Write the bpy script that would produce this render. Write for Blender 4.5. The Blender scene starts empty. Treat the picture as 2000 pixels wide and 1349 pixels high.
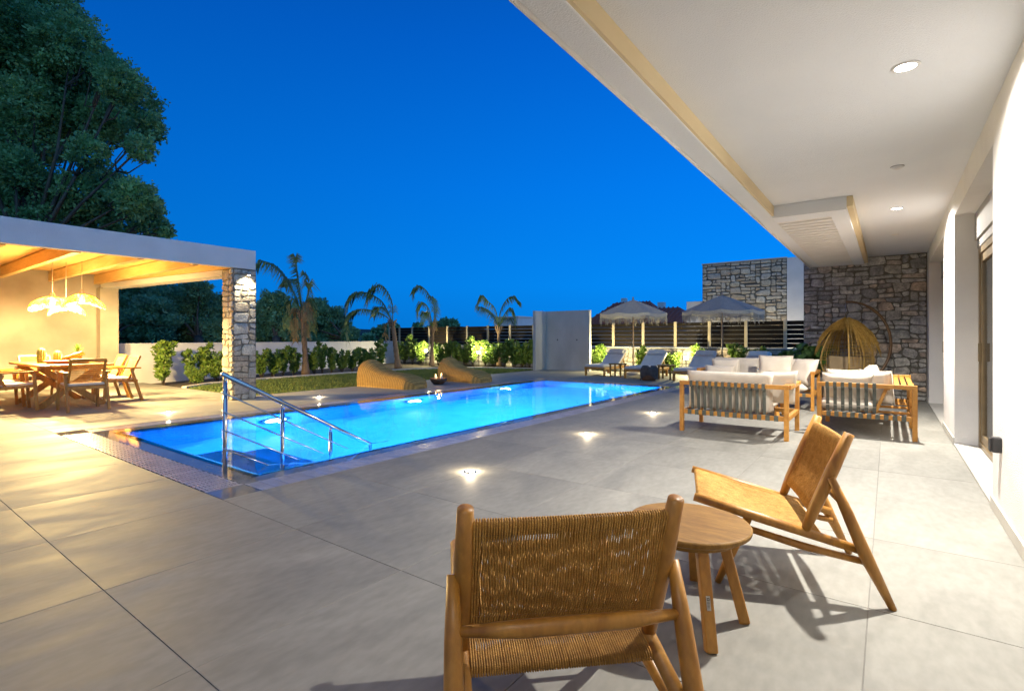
import bpy, bmesh, math, random
import numpy as np
from mathutils import Vector, Matrix, noise

# ------------------------------------------------------------------ camera, sky, sun, exposure
scene = bpy.context.scene
R = math.radians
FPX, HX, HY, EYE = 1000.0, 1000.0, 661.0, 1.2          # focal length in photo pixels, vanishing column/row, eye height
YAW = math.atan(735 / FPX)
SY, CY = math.sin(YAW), math.cos(YAW)
cam_data = bpy.data.cameras.new("camera")
cam_data.sensor_width = 36.0
cam_data.lens = 36.0 * FPX / 2000.0
cam_data.shift_y = -(674.5 - HY) / 2000.0
cam_data.clip_start = 0.05
cam_data.clip_end = 2000.0
cam = bpy.data.objects.new("camera", cam_data)
scene.collection.objects.link(cam)
cam.location = (0, 0, EYE)
cam.rotation_euler = (R(90), 0, YAW)
scene.camera = cam

world = bpy.data.worlds.new("World")
scene.world = world
world.use_nodes = True
wn, wl = world.node_tree.nodes, world.node_tree.links
wn.clear()
w_out = wn.new("ShaderNodeOutputWorld")
w_bg = wn.new("ShaderNodeBackground")
w_tc = wn.new("ShaderNodeTexCoord")
w_sep = wn.new("ShaderNodeSeparateXYZ")
w_ramp = wn.new("ShaderNodeValToRGB")
w_dot = wn.new("ShaderNodeVectorMath"); w_dot.operation = 'DOT_PRODUCT'
w_dot.inputs[1].default_value = (0.45, 0.89, 0.0)      # the dusk glow lies down the garden
w_map = wn.new("ShaderNodeMapRange")
w_map.inputs[1].default_value = -1.0; w_map.inputs[2].default_value = 1.0
w_map.inputs[3].default_value = 0.45; w_map.inputs[4].default_value = 1.08
w_mul = wn.new("ShaderNodeVectorMath"); w_mul.operation = 'SCALE'
cr = w_ramp.color_ramp
cr.elements[0].position = 0.0; cr.elements[0].color = (0.002, 0.195, 0.70, 1)
cr.elements[1].position = 1.0; cr.elements[1].color = (0.002, 0.040, 0.26, 1)
for p, c in ((0.10, (0.001, 0.235, 0.86)), (0.28, (0.0005, 0.185, 0.80)), (0.5, (0.0005, 0.120, 0.62)), (0.72, (0.001, 0.062, 0.36))):
    e = cr.elements.new(p); e.color = (*c, 1)
wl.new(w_tc.outputs["Generated"], w_sep.inputs[0])
wl.new(w_sep.outputs["Z"], w_ramp.inputs[0])
wl.new(w_tc.outputs["Generated"], w_dot.inputs[0])
wl.new(w_dot.outputs["Value"], w_map.inputs[0])
wl.new(w_ramp.outputs[0], w_mul.inputs[0])
wl.new(w_map.outputs[0], w_mul.inputs["Scale"])
wl.new(w_mul.outputs[0], w_bg.inputs[0])
w_bg.inputs[1].default_value = 1.1
wl.new(w_bg.outputs[0], w_out.inputs[0])

sun_data = bpy.data.lights.new("afterglow", 'SUN')     # the last light of the evening sky
sun_data.energy = 0.85
sun_data.angle = R(80)
sun_data.color = (0.36, 0.74, 1.0)
sun = bpy.data.objects.new("afterglow", sun_data)
scene.collection.objects.link(sun)
sun.rotation_euler = Vector((-0.62, 0.52, -0.62)).to_track_quat('-Z', 'Y').to_euler()

vs = scene.view_settings
vs.view_transform = 'Standard'; vs.look = 'None'; vs.gamma = 1.0; vs.use_curve_mapping = False
vs.exposure = 0.0
cyc = scene.cycles
cyc.use_denoising = True
cyc.max_bounces = 8; cyc.diffuse_bounces = 4; cyc.glossy_bounces = 4; cyc.transmission_bounces = 6; cyc.transparent_max_bounces = 8
cyc.caustics_reflective = False; cyc.caustics_refractive = False
cyc.sample_clamp_indirect = 6.0
cyc.blur_glossy = 0.5

# ------------------------------------------------------------------ helpers
COL = scene.collection
rnd = random.Random(7)

def ground(x, y, z=0.0):
    d = FPX * (EYE - z) / (y - HY); xc = (x - HX) / FPX * d
    return Vector((xc * CY - d * SY, xc * SY + d * CY, z))

def at_depth(x, y, d):
    xc = (x - HX) / FPX * d
    return Vector((xc * CY - d * SY, xc * SY + d * CY, EYE - (y - HY) / FPX * d))

def V(*a): return Vector(a)

class MB:
    """collects simple solids, then links them as ONE mesh object"""
    def __init__(self): self.v = []; self.f = []
    def add(self, vs_, fs):
        n = len(self.v); self.v += [tuple(p) for p in vs_]; self.f += [tuple(i + n for i in q) for q in fs]; return self
    def box(self, x0, x1, y0, y1, z0, z1, m=None):
        p = [V(x, y, z) for z in (z0, z1) for y in (y0, y1) for x in (x0, x1)]
        if m is not None: p = [m @ q for q in p]
        return self.add(p, [(0, 2, 3, 1), (4, 5, 7, 6), (0, 1, 5, 4), (2, 6, 7, 3), (0, 4, 6, 2), (1, 3, 7, 5)])
    def bar(self, a, b, w, h, up=(0, 0, 1)):
        a, b = Vector(a), Vector(b); d = (b - a); L = d.length; d.normalize()
        s = d.cross(Vector(up))
        if s.length < 1e-4: s = d.cross(V(1, 0, 0))
        s.normalize(); u = s.cross(d)
        p = [a + d * (L * k) + s * (w / 2 * i) + u * (h / 2 * j) for k in (0, 1) for i, j in ((-1, -1), (1, -1), (1, 1), (-1, 1))]
        return self.add(p, [(0, 1, 2, 3), (7, 6, 5, 4), (0, 4, 5, 1), (1, 5, 6, 2), (2, 6, 7, 3), (3, 7, 4, 0)])
    def tube(self, pts, r, n=8, cap=True):
        pts = [Vector(p) for p in pts]; m = len(pts)
        rs = r if isinstance(r, (list, tuple)) else [r] * m
        base = len(self.v); prev = None
        for i, p in enumerate(pts):
            t = (pts[min(i + 1, m - 1)] - pts[max(i - 1, 0)]).normalized()
            if prev is None:
                s = t.cross(V(0, 0, 1))
                if s.length < 1e-3: s = t.cross(V(1, 0, 0))
            else: s = prev - t * prev.dot(t)
            s.normalize(); prev = s; u = t.cross(s)
            for k in range(n):
                a = 2 * math.pi * k / n
                self.v.append(tuple(p + (s * math.cos(a) + u * math.sin(a)) * rs[i]))
        for i in range(m - 1):
            for k in range(n):
                a = base + i * n + k; b = base + i * n + (k + 1) % n
                self.f.append((a, b, b + n, a + n))
        if cap:
            self.f.append(tuple(base + k for k in reversed(range(n))))
            self.f.append(tuple(base + (m - 1) * n + k for k in range(n)))
        return self
    def lathe(self, prof, n=24, c=(0, 0, 0), sx=1, sy=1, wob=None):
        base = len(self.v); c = Vector(c)
        for i, (r, z) in enumerate(prof):
            for k in range(n):
                a = 2 * math.pi * k / n
                q = 1 if wob is None else wob(a, i / max(1, len(prof) - 1))
                self.v.append((c.x + r * q * sx * math.cos(a), c.y + r * q * sy * math.sin(a), c.z + z))
        for i in range(len(prof) - 1):
            for k in range(n):
                a = base + i * n + k; b = base + i * n + (k + 1) % n
                self.f.append((a, b, b + n, a + n))
        if prof[0][0] > 1e-6: self.f.append(tuple(base + k for k in reversed(range(n))))
        if prof[-1][0] > 1e-6: self.f.append(tuple(base + (len(prof) - 1) * n + k for k in range(n)))
        return self
    def grid(self, fn, nu, nv, wrap_u=False):
        base = len(self.v)
        for j in range(nv + 1):
            for i in range(nu + (0 if wrap_u else 1)): self.v.append(tuple(fn(i / nu, j / nv)))
        w = nu if wrap_u else nu + 1
        for j in range(nv):
            for i in range(nu):
                a = base + j * w + i; b = base + j * w + (i + 1) % w
                self.f.append((a, b, b + w, a + w))
        return self
    def pillow(self, m, sx, sy, sz, n=12, e=0.45, pinch=0.0, seed=0, p=3.2):
        """a stuffed cushion: sx by sy face, sz thick, matrix m places it"""
        for side in (1, -1):
            def fn(u, v, side=side):
                a, b = u * 2 - 1, v * 2 - 1
                h = (max(0, 1 - abs(a) ** p) * max(0, 1 - abs(b) ** p)) ** e
                k = 1 - pinch * (1 - abs(a) ** 2 * 1) * abs(b) ** 6; k2 = 1 - pinch * (1 - abs(b) ** 2) * abs(a) ** 6
                w = 0.06 * noise.noise(V(a * 1.7 + seed, b * 1.7, side * 3.1))
                return m @ V(a * sx / 2 * k2, b * sy / 2 * k, side * sz / 2 * h * (1 + w * 3))
            n0 = len(self.f); self.grid(fn, n, n)
            if side < 0: self.f[n0:] = [tuple(reversed(q)) for q in self.f[n0:]]
        return self
    def build(self, name, mat, parent=None, smooth=False, bevel=0.0, seg=2, weld=False):
        me = bpy.data.meshes.new(name); me.from_pydata(self.v, [], self.f); me.update()
        if weld:
            b = bmesh.new(); b.from_mesh(me); bmesh.ops.remove_doubles(b, verts=b.verts, dist=1e-4); b.to_mesh(me); b.free()
        if smooth: me.polygons.foreach_set("use_smooth", [True] * len(me.polygons))
        if mat is not None: me.materials.append(mat)
        o = bpy.data.objects.new(name, me); COL.objects.link(o)
        if parent is not None: o.parent = parent
        if bevel > 0:
            md = o.modifiers.new("bevel", 'BEVEL'); md.width = bevel; md.segments = seg; md.limit_method = 'ANGLE'; md.angle_limit = R(40)
        return o

def tag(o, label, cat, group=None):
    o["label"] = label; o["category"] = cat
    if group: o["group"] = group
    return o

def thing(name, label, cat, loc=(0, 0, 0), rotz=0.0, group=None):
    o = bpy.data.objects.new(name, None); COL.objects.link(o)
    o.empty_display_size = 0.1
    o.location = loc; o.rotation_euler = (0, 0, rotz)
    return tag(o, label, cat, group)

def struct(o): o["kind"] = "structure"; return o
def stuff(o): o["kind"] = "stuff"; return o

def dup(root, label, loc, rotz=0.0, scale=None):
    r = root.copy(); COL.objects.link(r); r.location = loc; r.rotation_euler = (0, 0, rotz); r["label"] = label
    if scale is not None: r.scale = (scale,) * 3 if not isinstance(scale, tuple) else scale
    for ch in list(root.children):
        c = ch.copy(); COL.objects.link(c); c.parent = r
        for g_ in list(ch.children):
            d = g_.copy(); COL.objects.link(d); d.parent = c
    return r

# ------------------------------------------------------------------ materials
def new_mat(name):
    m = bpy.data.materials.new(name); m.use_nodes = True
    return m, m.node_tree.nodes, m.node_tree.links, m.node_tree.nodes["Principled BSDF"]

def pmat(name, c1, c2, scale=4.0, rough=0.6, bump=0.0, bscale=60.0, stretch=(1, 1, 1), metal=0.0, spec=0.5, detail=6.0,
         per_object=None, rough_var=0.0, fine=0.0, fscale=90.0, sheen=0.0, transl=0.0, distort=0.0):
    m, n, l, b = new_mat(name)
    tc = n.new("ShaderNodeTexCoord"); oi = n.new("ShaderNodeObjectInfo")
    off = n.new("ShaderNodeVectorMath"); off.operation = 'MULTIPLY_ADD'
    comb = n.new("ShaderNodeCombineXYZ")
    mul = n.new("ShaderNodeMath"); mul.operation = 'MULTIPLY'; mul.inputs[1].default_value = 37.0
    l.new(oi.outputs["Random"], mul.inputs[0])
    for k in range(3): l.new(mul.outputs[0], comb.inputs[k])
    off.inputs[1].default_value = stretch
    l.new(tc.outputs["Object"], off.inputs[0]); l.new(comb.outputs[0], off.inputs[2])
    nz = n.new("ShaderNodeTexNoise"); nz.inputs["Scale"].default_value = scale; nz.inputs["Detail"].default_value = detail
    nz.inputs["Distortion"].default_value = distort
    l.new(off.outputs[0], nz.inputs["Vector"])
    rp = n.new("ShaderNodeValToRGB"); rp.color_ramp.elements[0].position = 0.32; rp.color_ramp.elements[1].position = 0.68
    rp.color_ramp.elements[0].color = (*c1, 1); rp.color_ramp.elements[1].color = (*c2, 1)
    l.new(nz.outputs["Fac"], rp.inputs[0])
    col = rp.outputs[0]
    if per_object:
        r2 = n.new("ShaderNodeValToRGB"); r2.color_ramp.interpolation = 'LINEAR'
        while len(r2.color_ramp.elements) < len(per_object): r2.color_ramp.elements.new(0.5)
        for i, c in enumerate(per_object):
            r2.color_ramp.elements[i].position = i / (len(per_object) - 1); r2.color_ramp.elements[i].color = (*c, 1)
        l.new(oi.outputs["Random"], r2.inputs[0])
        mx = n.new("ShaderNodeMix"); mx.data_type = 'RGBA'; mx.blend_type = 'MULTIPLY'; mx.inputs[0].default_value = 1.0
        l.new(col, mx.inputs[6]); l.new(r2.outputs[0], mx.inputs[7]); col = mx.outputs[2]
    if fine > 0:
        nf = n.new("ShaderNodeTexNoise"); nf.inputs["Scale"].default_value = fscale; nf.inputs["Detail"].default_value = 3
        l.new(off.outputs[0], nf.inputs["Vector"])
        mr = n.new("ShaderNodeMapRange"); mr.inputs[1].default_value = 0.3; mr.inputs[2].default_value = 0.7
        mr.inputs[3].default_value = 1 - fine; mr.inputs[4].default_value = 1 + fine
        l.new(nf.outputs["Fac"], mr.inputs[0])
        sc = n.new("ShaderNodeVectorMath"); sc.operation = 'SCALE'; l.new(col, sc.inputs[0]); l.new(mr.outputs[0], sc.inputs["Scale"]); col = sc.outputs[0]
    l.new(col, b.inputs["Base Color"])
    b.inputs["Roughness"].default_value = rough; b.inputs["Metallic"].default_value = metal
    b.inputs["Specular IOR Level"].default_value = spec
    if sheen: b.inputs["Sheen Weight"].default_value = sheen
    if rough_var:
        mr = n.new("ShaderNodeMapRange"); mr.inputs[3].default_value = rough - rough_var; mr.inputs[4].default_value = rough + rough_var
        mr.inputs[1].default_value = 0.3; mr.inputs[2].default_value = 0.7
        l.new(nz.outputs["Fac"], mr.inputs[0]); l.new(mr.outputs[0], b.inputs["Roughness"])
    if bump > 0:
        nb = n.new("ShaderNodeTexNoise"); nb.inputs["Scale"].default_value = bscale; nb.inputs["Detail"].default_value = 4
        l.new(off.outputs[0], nb.inputs["Vector"])
        bp = n.new("ShaderNodeBump"); bp.inputs["Strength"].default_value = bump; bp.inputs["Distance"].default_value = 0.02
        l.new(nb.outputs["Fac"], bp.inputs["Height"]); l.new(bp.outputs[0], b.inputs["Normal"])
    if transl > 0:
        tr = n.new("ShaderNodeBsdfTranslucent"); l.new(col, tr.inputs[0])
        ms = n.new("ShaderNodeMixShader"); ms.inputs[0].default_value = transl
        out = n["Material Output"]; l.new(b.outputs[0], ms.inputs[1]); l.new(tr.outputs[0], ms.inputs[2]); l.new(ms.outputs[0], out.inputs[0])
    return m

def emit(name, c, s):
    m, n, l, b = new_mat(name)
    b.inputs["Base Color"].default_value = (*c, 1)
    b.inputs["Emission Color"].default_value = (*c, 1); b.inputs["Emission Strength"].default_value = s
    return m

M = {}
M['tile'] = pmat('porcelain_tile', (0.195, 0.193, 0.173), (0.265, 0.262, 0.236), 0.9, 0.66, 0.02, 30, (2.4, 1.0, 1), spec=0.3, rough_var=0.07, detail=10, fine=0.09, fscale=11, distort=1.1,
                 per_object=[(0.93, 0.93, 0.93), (1, 1, 1), (0.97, 0.97, 0.97), (1.04, 1.04, 1.03)])
M['grout'] = pmat('grout', (0.15, 0.145, 0.135), (0.20, 0.19, 0.18), 20, 0.9)
M['plaster'] = pmat('white_plaster', (0.70, 0.69, 0.68), (0.78, 0.77, 0.76), 2.0, 0.85, 0.5, 130)
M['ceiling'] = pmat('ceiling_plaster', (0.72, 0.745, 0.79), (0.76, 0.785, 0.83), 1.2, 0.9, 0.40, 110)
M['cream_face'] = pmat('cream_face', (0.62, 0.50, 0.30), (0.66, 0.54, 0.33), 2, 0.7)  # even cream tone for the beam's inner face and louvre side
M['micro'] = pmat('microcement', (0.25, 0.215, 0.175), (0.38, 0.335, 0.275), 1.3, 0.7, 0.05, 25, detail=9)
M['concrete'] = pmat('fair_faced_concrete', (0.40, 0.39, 0.37), (0.52, 0.51, 0.485), 1.6, 0.7, 0.08, 60, (1, 1, 0.5), detail=9, fine=0.06)
STONES = [(0.50, 0.50, 0.51), (0.9, 0.9, 0.92), (0.75, 0.70, 0.62), (1.05, 1.04, 1.0), (0.55, 0.55, 0.56), (1.12, 0.86, 0.66), (0.85, 0.84, 0.82), (0.66, 0.64, 0.58), (1.2, 1.17, 1.1), (0.8, 0.8, 0.84)]
M['stone'] = pmat('rubble_stone', (0.26, 0.265, 0.27), (0.58, 0.575, 0.555), 9, 0.85, 0.9, 26, per_object=STONES, fine=0.25, fscale=34, detail=8)
M['stone_pale'] = pmat('pale_rubble_stone', (0.36, 0.35, 0.32), (0.58, 0.55, 0.49), 7, 0.85, 0.8, 26, per_object=[(0.7, 0.7, 0.72), (1, 0.98, 0.95), (0.85, 0.8, 0.7), (1.1, 1.08, 1.02), (0.8, 0.66, 0.5), (1, 1, 1)], fine=0.25, fscale=34, detail=8)
M['mortar'] = pmat('mortar', (0.11, 0.105, 0.09), (0.17, 0.16, 0.14), 30, 0.95, 0.5, 80)
M['mortar_pale'] = pmat('pale_mortar', (0.17, 0.15, 0.12), (0.25, 0.22, 0.17), 30, 0.95, 0.5, 80)
M['teak'] = pmat('teak_wood', (0.30, 0.130, 0.020), (0.45, 0.225, 0.042), 9, 0.42, 0.06, 50, (1, 1, 0.35), fine=0.14, fscale=55, detail=8, distort=1.2)
M['oak'] = pmat('honey_wood', (0.39, 0.165, 0.026), (0.54, 0.265, 0.052), 8, 0.45, 0.05, 50, (0.5, 0.5, 0.5), fine=0.10, fscale=60, distort=1.0)
M['dark_teak'] = pmat('walnut_brown_wood', (0.17, 0.085, 0.016), (0.265, 0.145, 0.030), 5, 0.52, 0.04, 60, (1, 6, 1), spec=0.3, fine=0.15, fscale=40, distort=0.6)
M['dark_frame'] = pmat('dark_brown_frame', (0.09, 0.05, 0.022), (0.14, 0.08, 0.036), 8, 0.4)
M['pine'] = pmat('pine_timber', (0.72, 0.45, 0.15), (0.82, 0.55, 0.22), 5, 0.55, 0.04, 40, (0.3, 2.5, 2.5), fine=0.08, fscale=20, distort=0.8)
M['cord'] = pmat('paper_cord', (0.38, 0.190, 0.032), (0.54, 0.300, 0.068), 26, 0.75, 0.4, 300, fine=0.22, fscale=120)
M['rattan'] = pmat('rattan_cane', (0.38, 0.235, 0.055), (0.54, 0.36, 0.10), 20, 0.6, 0.2, 200, fine=0.2)
M['thatch'] = pmat('reed_thatch', (0.34, 0.20, 0.035), (0.52, 0.33, 0.075), 18, 0.8, 0.2, 200, fine=0.3, transl=0.12)
M['rope_weave'] = pmat('jute_weave', (0.44, 0.25, 0.065), (0.58, 0.35, 0.10), 16, 0.9, 0.5, 120, fine=0.15)
M['cushion'] = pmat('cream_canvas', (0.60, 0.54, 0.45), (0.68, 0.62, 0.53), 6, 0.95, 0.25, 380, sheen=0.2, spec=0.2)
M['tan_canvas'] = pmat('tan_canvas', (0.36, 0.27, 0.15), (0.42, 0.32, 0.19), 6, 0.95, 0.2, 300)
M['mattress'] = pmat('grey_white_canvas', (0.55, 0.54, 0.54), (0.63, 0.62, 0.62), 6, 0.95, 0.2, 380, sheen=0.2, spec=0.2)
M['webbing'] = pmat('olive_grey_webbing', (0.075, 0.085, 0.075), (0.11, 0.12, 0.105), 40, 0.85, 0.3, 400)
M['steel'] = pmat('stainless_steel', (0.50, 0.51, 0.53), (0.62, 0.62, 0.63), 5, 0.16, metal=1.0)
M['bronze'] = pmat('bronze_aluminium', (0.20, 0.145, 0.075), (0.25, 0.185, 0.10), 8, 0.38, metal=0.35)
M['grey_metal'] = pmat('grey_painted_metal', (0.30, 0.29, 0.275), (0.34, 0.33, 0.31), 6, 0.5)
M['black'] = pmat('black_plastic', (0.015, 0.015, 0.016), (0.025, 0.025, 0.026), 20, 0.45)
M['dark_basket'] = pmat('charcoal_towel', (0.045, 0.045, 0.048), (0.08, 0.08, 0.085), 12, 0.95, 0.5, 200)
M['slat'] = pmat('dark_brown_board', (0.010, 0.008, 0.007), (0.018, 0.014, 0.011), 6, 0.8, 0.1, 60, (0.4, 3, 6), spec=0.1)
M['post'] = pmat('beige_post', (0.42, 0.35, 0.24), (0.50, 0.42, 0.30), 6, 0.6)
M['macrame'] = pmat('cream_macrame', (0.42, 0.405, 0.385), (0.55, 0.53, 0.50), 30, 0.95, 0.5, 160, transl=0.25)
M['linen'] = pmat('grey_linen', (0.22, 0.225, 0.25), (0.31, 0.31, 0.33), 30, 0.95, 0.5, 160, transl=0.2)
M['pole'] = pmat('pale_wood_pole', (0.40, 0.27, 0.17), (0.52, 0.37, 0.25), 8, 0.6, stretch=(1, 1, 0.2))
M['soil'] = pmat('garden_soil', (0.045, 0.036, 0.026), (0.10, 0.08, 0.055), 9, 0.95, 0.8, 40)
M['earth'] = pmat('dry_ground', (0.05, 0.055, 0.03), (0.10, 0.09, 0.055), 0.3, 0.95, 0.5, 4)
M['turf'] = pmat('lawn_base', (0.045, 0.07, 0.020), (0.075, 0.11, 0.032), 3, 0.95, 0.6, 90)
M['grass'] = pmat('grass_blade', (0.075, 0.125, 0.026), (0.15, 0.20, 0.05), 2.2, 0.7, transl=0.3)
M['kerb'] = pmat('stone_edging', (0.42, 0.40, 0.37), (0.52, 0.50, 0.46), 6, 0.8, 0.3, 50)
M['bark'] = pmat('bark', (0.06, 0.045, 0.032), (0.13, 0.10, 0.075), 8, 0.95, 1.0, 24, (1, 1, 0.25))
M['palm_bark'] = pmat('palm_trunk', (0.13, 0.085, 0.055), (0.24, 0.165, 0.11), 14, 0.95, 1.0, 24, (1, 1, 2.5))
M['leaf_tree'] = pmat('oak_leaf', (0.13, 0.29, 0.11), (0.36, 0.55, 0.21), 0.75, 0.38, transl=0.4, fine=0.4, fscale=2.5)
M['leaf_far'] = pmat('distant_leaf', (0.11, 0.27, 0.14), (0.28, 0.49, 0.25), 0.6, 0.42, transl=0.35, fine=0.35, fscale=2.0)
M['leaf_shrub'] = pmat('laurel_leaf', (0.095, 0.185, 0.030), (0.20, 0.30, 0.055), 5, 0.45, transl=0.3, fine=0.25, fscale=14)
M['leaf_fern'] = pmat('fern_leaf', (0.045, 0.12, 0.022), (0.09, 0.19, 0.04), 5, 0.5, transl=0.3)
M['leaf_palm'] = pmat('palm_leaflet', (0.060, 0.115, 0.034), (0.125, 0.190, 0.058), 3, 0.55, transl=0.25)
M['leaf_dead'] = pmat('dry_palm_leaflet', (0.16, 0.11, 0.045), (0.28, 0.20, 0.09), 4, 0.8, transl=0.25)
M['roof_tile'] = pmat('terracotta', (0.30, 0.07, 0.045), (0.40, 0.11, 0.07), 5, 0.8)
M['hill'] = pmat('wooded_hill', (0.018, 0.035, 0.030), (0.032, 0.055, 0.045), 0.05, 1.0, 0.6, 0.4)
M['pool_tile'] = pmat('blue_pool_mosaic', (0.08, 0.37, 0.72), (0.13, 0.45, 0.80), 3, 0.35, fine=0.05, fscale=40)
M['grate'] = pmat('lilac_grey_grating', (0.30, 0.29, 0.33), (0.40, 0.385, 0.43), 6, 0.22, 0.05, 60, spec=0.6)
M['wet_stone'] = pmat('wet_coping', (0.13, 0.13, 0.14), (0.20, 0.20, 0.21), 4, 0.07, spec=0.8)
M['trench'] = pmat('gutter_trench', (0.04, 0.04, 0.05), (0.06, 0.06, 0.07), 8, 0.15)
M['threshold'] = pmat('threshold_slab', (0.42, 0.41, 0.38), (0.52, 0.51, 0.47), 3, 0.45)
M['cactus'] = pmat('cactus_skin', (0.09, 0.14, 0.03), (0.16, 0.21, 0.06), 20, 0.6)
M['banana'] = pmat('banana_skin', (0.62, 0.45, 0.06), (0.72, 0.55, 0.10), 8, 0.5)
M['pineapple'] = pmat('pineapple_skin', (0.34, 0.17, 0.03), (0.46, 0.27, 0.06), 30, 0.7, 0.6, 60)
M['tray'] = pmat('terracotta_tray', (0.36, 0.13, 0.05), (0.46, 0.19, 0.08), 10, 0.6)
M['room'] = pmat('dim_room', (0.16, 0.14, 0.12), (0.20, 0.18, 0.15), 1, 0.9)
M['amber'] = pmat('rose_drink', (0.35, 0.08, 0.04), (0.40, 0.10, 0.05), 5, 0.15)
M['candle_bowl'] = pmat('brown_wicker_bowl', (0.10, 0.05, 0.025), (0.17, 0.09, 0.045), 20, 0.8, 0.4, 120)
M['wax'] = pmat('candle_wax', (0.7, 0.62, 0.5), (0.75, 0.68, 0.56), 4, 0.6)
M['sticker'] = pmat('white_sticker', (0.74, 0.74, 0.72), (0.78, 0.78, 0.76), 4, 0.6)
M['ink'] = pmat('ink', (0.02, 0.02, 0.02), (0.03, 0.03, 0.03), 4, 0.7)
M['shade'] = pmat('woven_lamp_shade', (0.80, 0.42, 0.003), (0.90, 0.55, 0.006), 22, 0.8, 0.4, 120, (1, 1, 3), transl=0.6, fine=0.3)
M['e_down'] = emit('downlight_glow', (1.0, 0.95, 0.88), 30)
M['e_up'] = emit('uplight_glow', (1.0, 0.86, 0.62), 45)
M['e_bulb'] = emit('warm_bulb', (1.0, 0.78, 0.40), 40)
M['e_garden'] = emit('garden_lamp_glow', (1.0, 0.90, 0.58), 34)
M['e_pool'] = emit('pool_lamp_glow', (0.55, 0.85, 1.0), 16)
M['e_flame'] = emit('candle_flame', (1.0, 0.62, 0.22), 22)
M['e_strip'] = emit('pillar_lamp_glow', (1.0, 0.88, 0.60), 40)

def glass_mat(name, col, rough, ior, bump=0.0, bscale=1.0):
    m, n, l, b = new_mat(name)
    g_ = n.new("ShaderNodeBsdfGlass"); g_.inputs["Color"].default_value = (*col, 1); g_.inputs["Roughness"].default_value = rough; g_.inputs["IOR"].default_value = ior
    l.new(g_.outputs[0], n["Material Output"].inputs[0]); n.remove(b)
    if bump:
        tc = n.new("ShaderNodeTexCoord"); nb = n.new("ShaderNodeTexNoise"); nb.inputs["Scale"].default_value = bscale; nb.inputs["Detail"].default_value = 2
        mp = n.new("ShaderNodeMapping"); mp.inputs["Scale"].default_value = (1.6, 0.7, 1)
        l.new(tc.outputs["Object"], mp.inputs[0]); l.new(mp.outputs[0], nb.inputs["Vector"])
        bp = n.new("ShaderNodeBump"); bp.inputs["Strength"].default_value = bump; bp.inputs["Distance"].default_value = 0.02
        l.new(nb.outputs["Fac"], bp.inputs["Height"]); l.new(bp.outputs[0], g_.inputs["Normal"])
    return m
M['water'] = glass_mat('pool_water', (0.80, 0.95, 1.0), 0.0, 1.33, 0.11, 3.2)
M['glass'] = glass_mat('clear_glass', (0.96, 0.98, 0.97), 0.0, 1.45)
def open_weave(m, hole):
    """part of the light passes straight between the canes"""
    n, l = m.node_tree.nodes, m.node_tree.links; out = n["Material Output"]; src = out.inputs[0].links[0].from_socket
    tp = n.new("ShaderNodeBsdfTransparent"); mx = n.new("ShaderNodeMixShader"); mx.inputs[0].default_value = hole
    l.new(src, mx.inputs[1]); l.new(tp.outputs[0], mx.inputs[2]); l.new(mx.outputs[0], out.inputs[0])
open_weave(M['shade'], 0.22)
def banded(m, scale, lo, hi):
    """rows of weave running across the piece"""
    n, l = m.node_tree.nodes, m.node_tree.links; b = n["Principled BSDF"]; src = b.inputs["Base Color"].links[0].from_socket
    tc = n.new("ShaderNodeTexCoord"); wv = n.new("ShaderNodeTexWave"); wv.inputs["Scale"].default_value = scale; wv.inputs["Distortion"].default_value = 0.6; wv.inputs["Detail"].default_value = 2
    l.new(tc.outputs["Object"], wv.inputs["Vector"])
    mr = n.new("ShaderNodeMapRange"); mr.inputs[3].default_value = lo; mr.inputs[4].default_value = hi; l.new(wv.outputs["Fac"], mr.inputs[0])
    sc = n.new("ShaderNodeVectorMath"); sc.operation = 'SCALE'; l.new(src, sc.inputs[0]); l.new(mr.outputs[0], sc.inputs["Scale"]); l.new(sc.outputs[0], b.inputs["Base Color"])
banded(M['rope_weave'], 5.5, 0.62, 1.12)
def pane_mat():
    m, n, l, b = new_mat('window_glass')
    b.inputs["Base Color"].default_value = (0.02, 0.022, 0.024, 1); b.inputs["Roughness"].default_value = 0.03
    b.inputs["Alpha"].default_value = 0.55
    return m
M['pane'] = pane_mat()

def lamp(kind, loc, energy, color, parent=None, size=0.03, aim=None, angle=120, blend=0.6, name="lamp_light"):
    d = bpy.data.lights.new(name, kind); d.energy = energy; d.color = color
    d.shadow_soft_size = size
    if kind == 'SPOT': d.spot_size = R(angle); d.spot_blend = blend
    o = bpy.data.objects.new(name, d); COL.objects.link(o); o.location = loc
    if aim is not None: o.rotation_euler = Vector(aim).to_track_quat('-Z', 'Y').to_euler()
    if parent is not None: o.parent = parent
    return o

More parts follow.
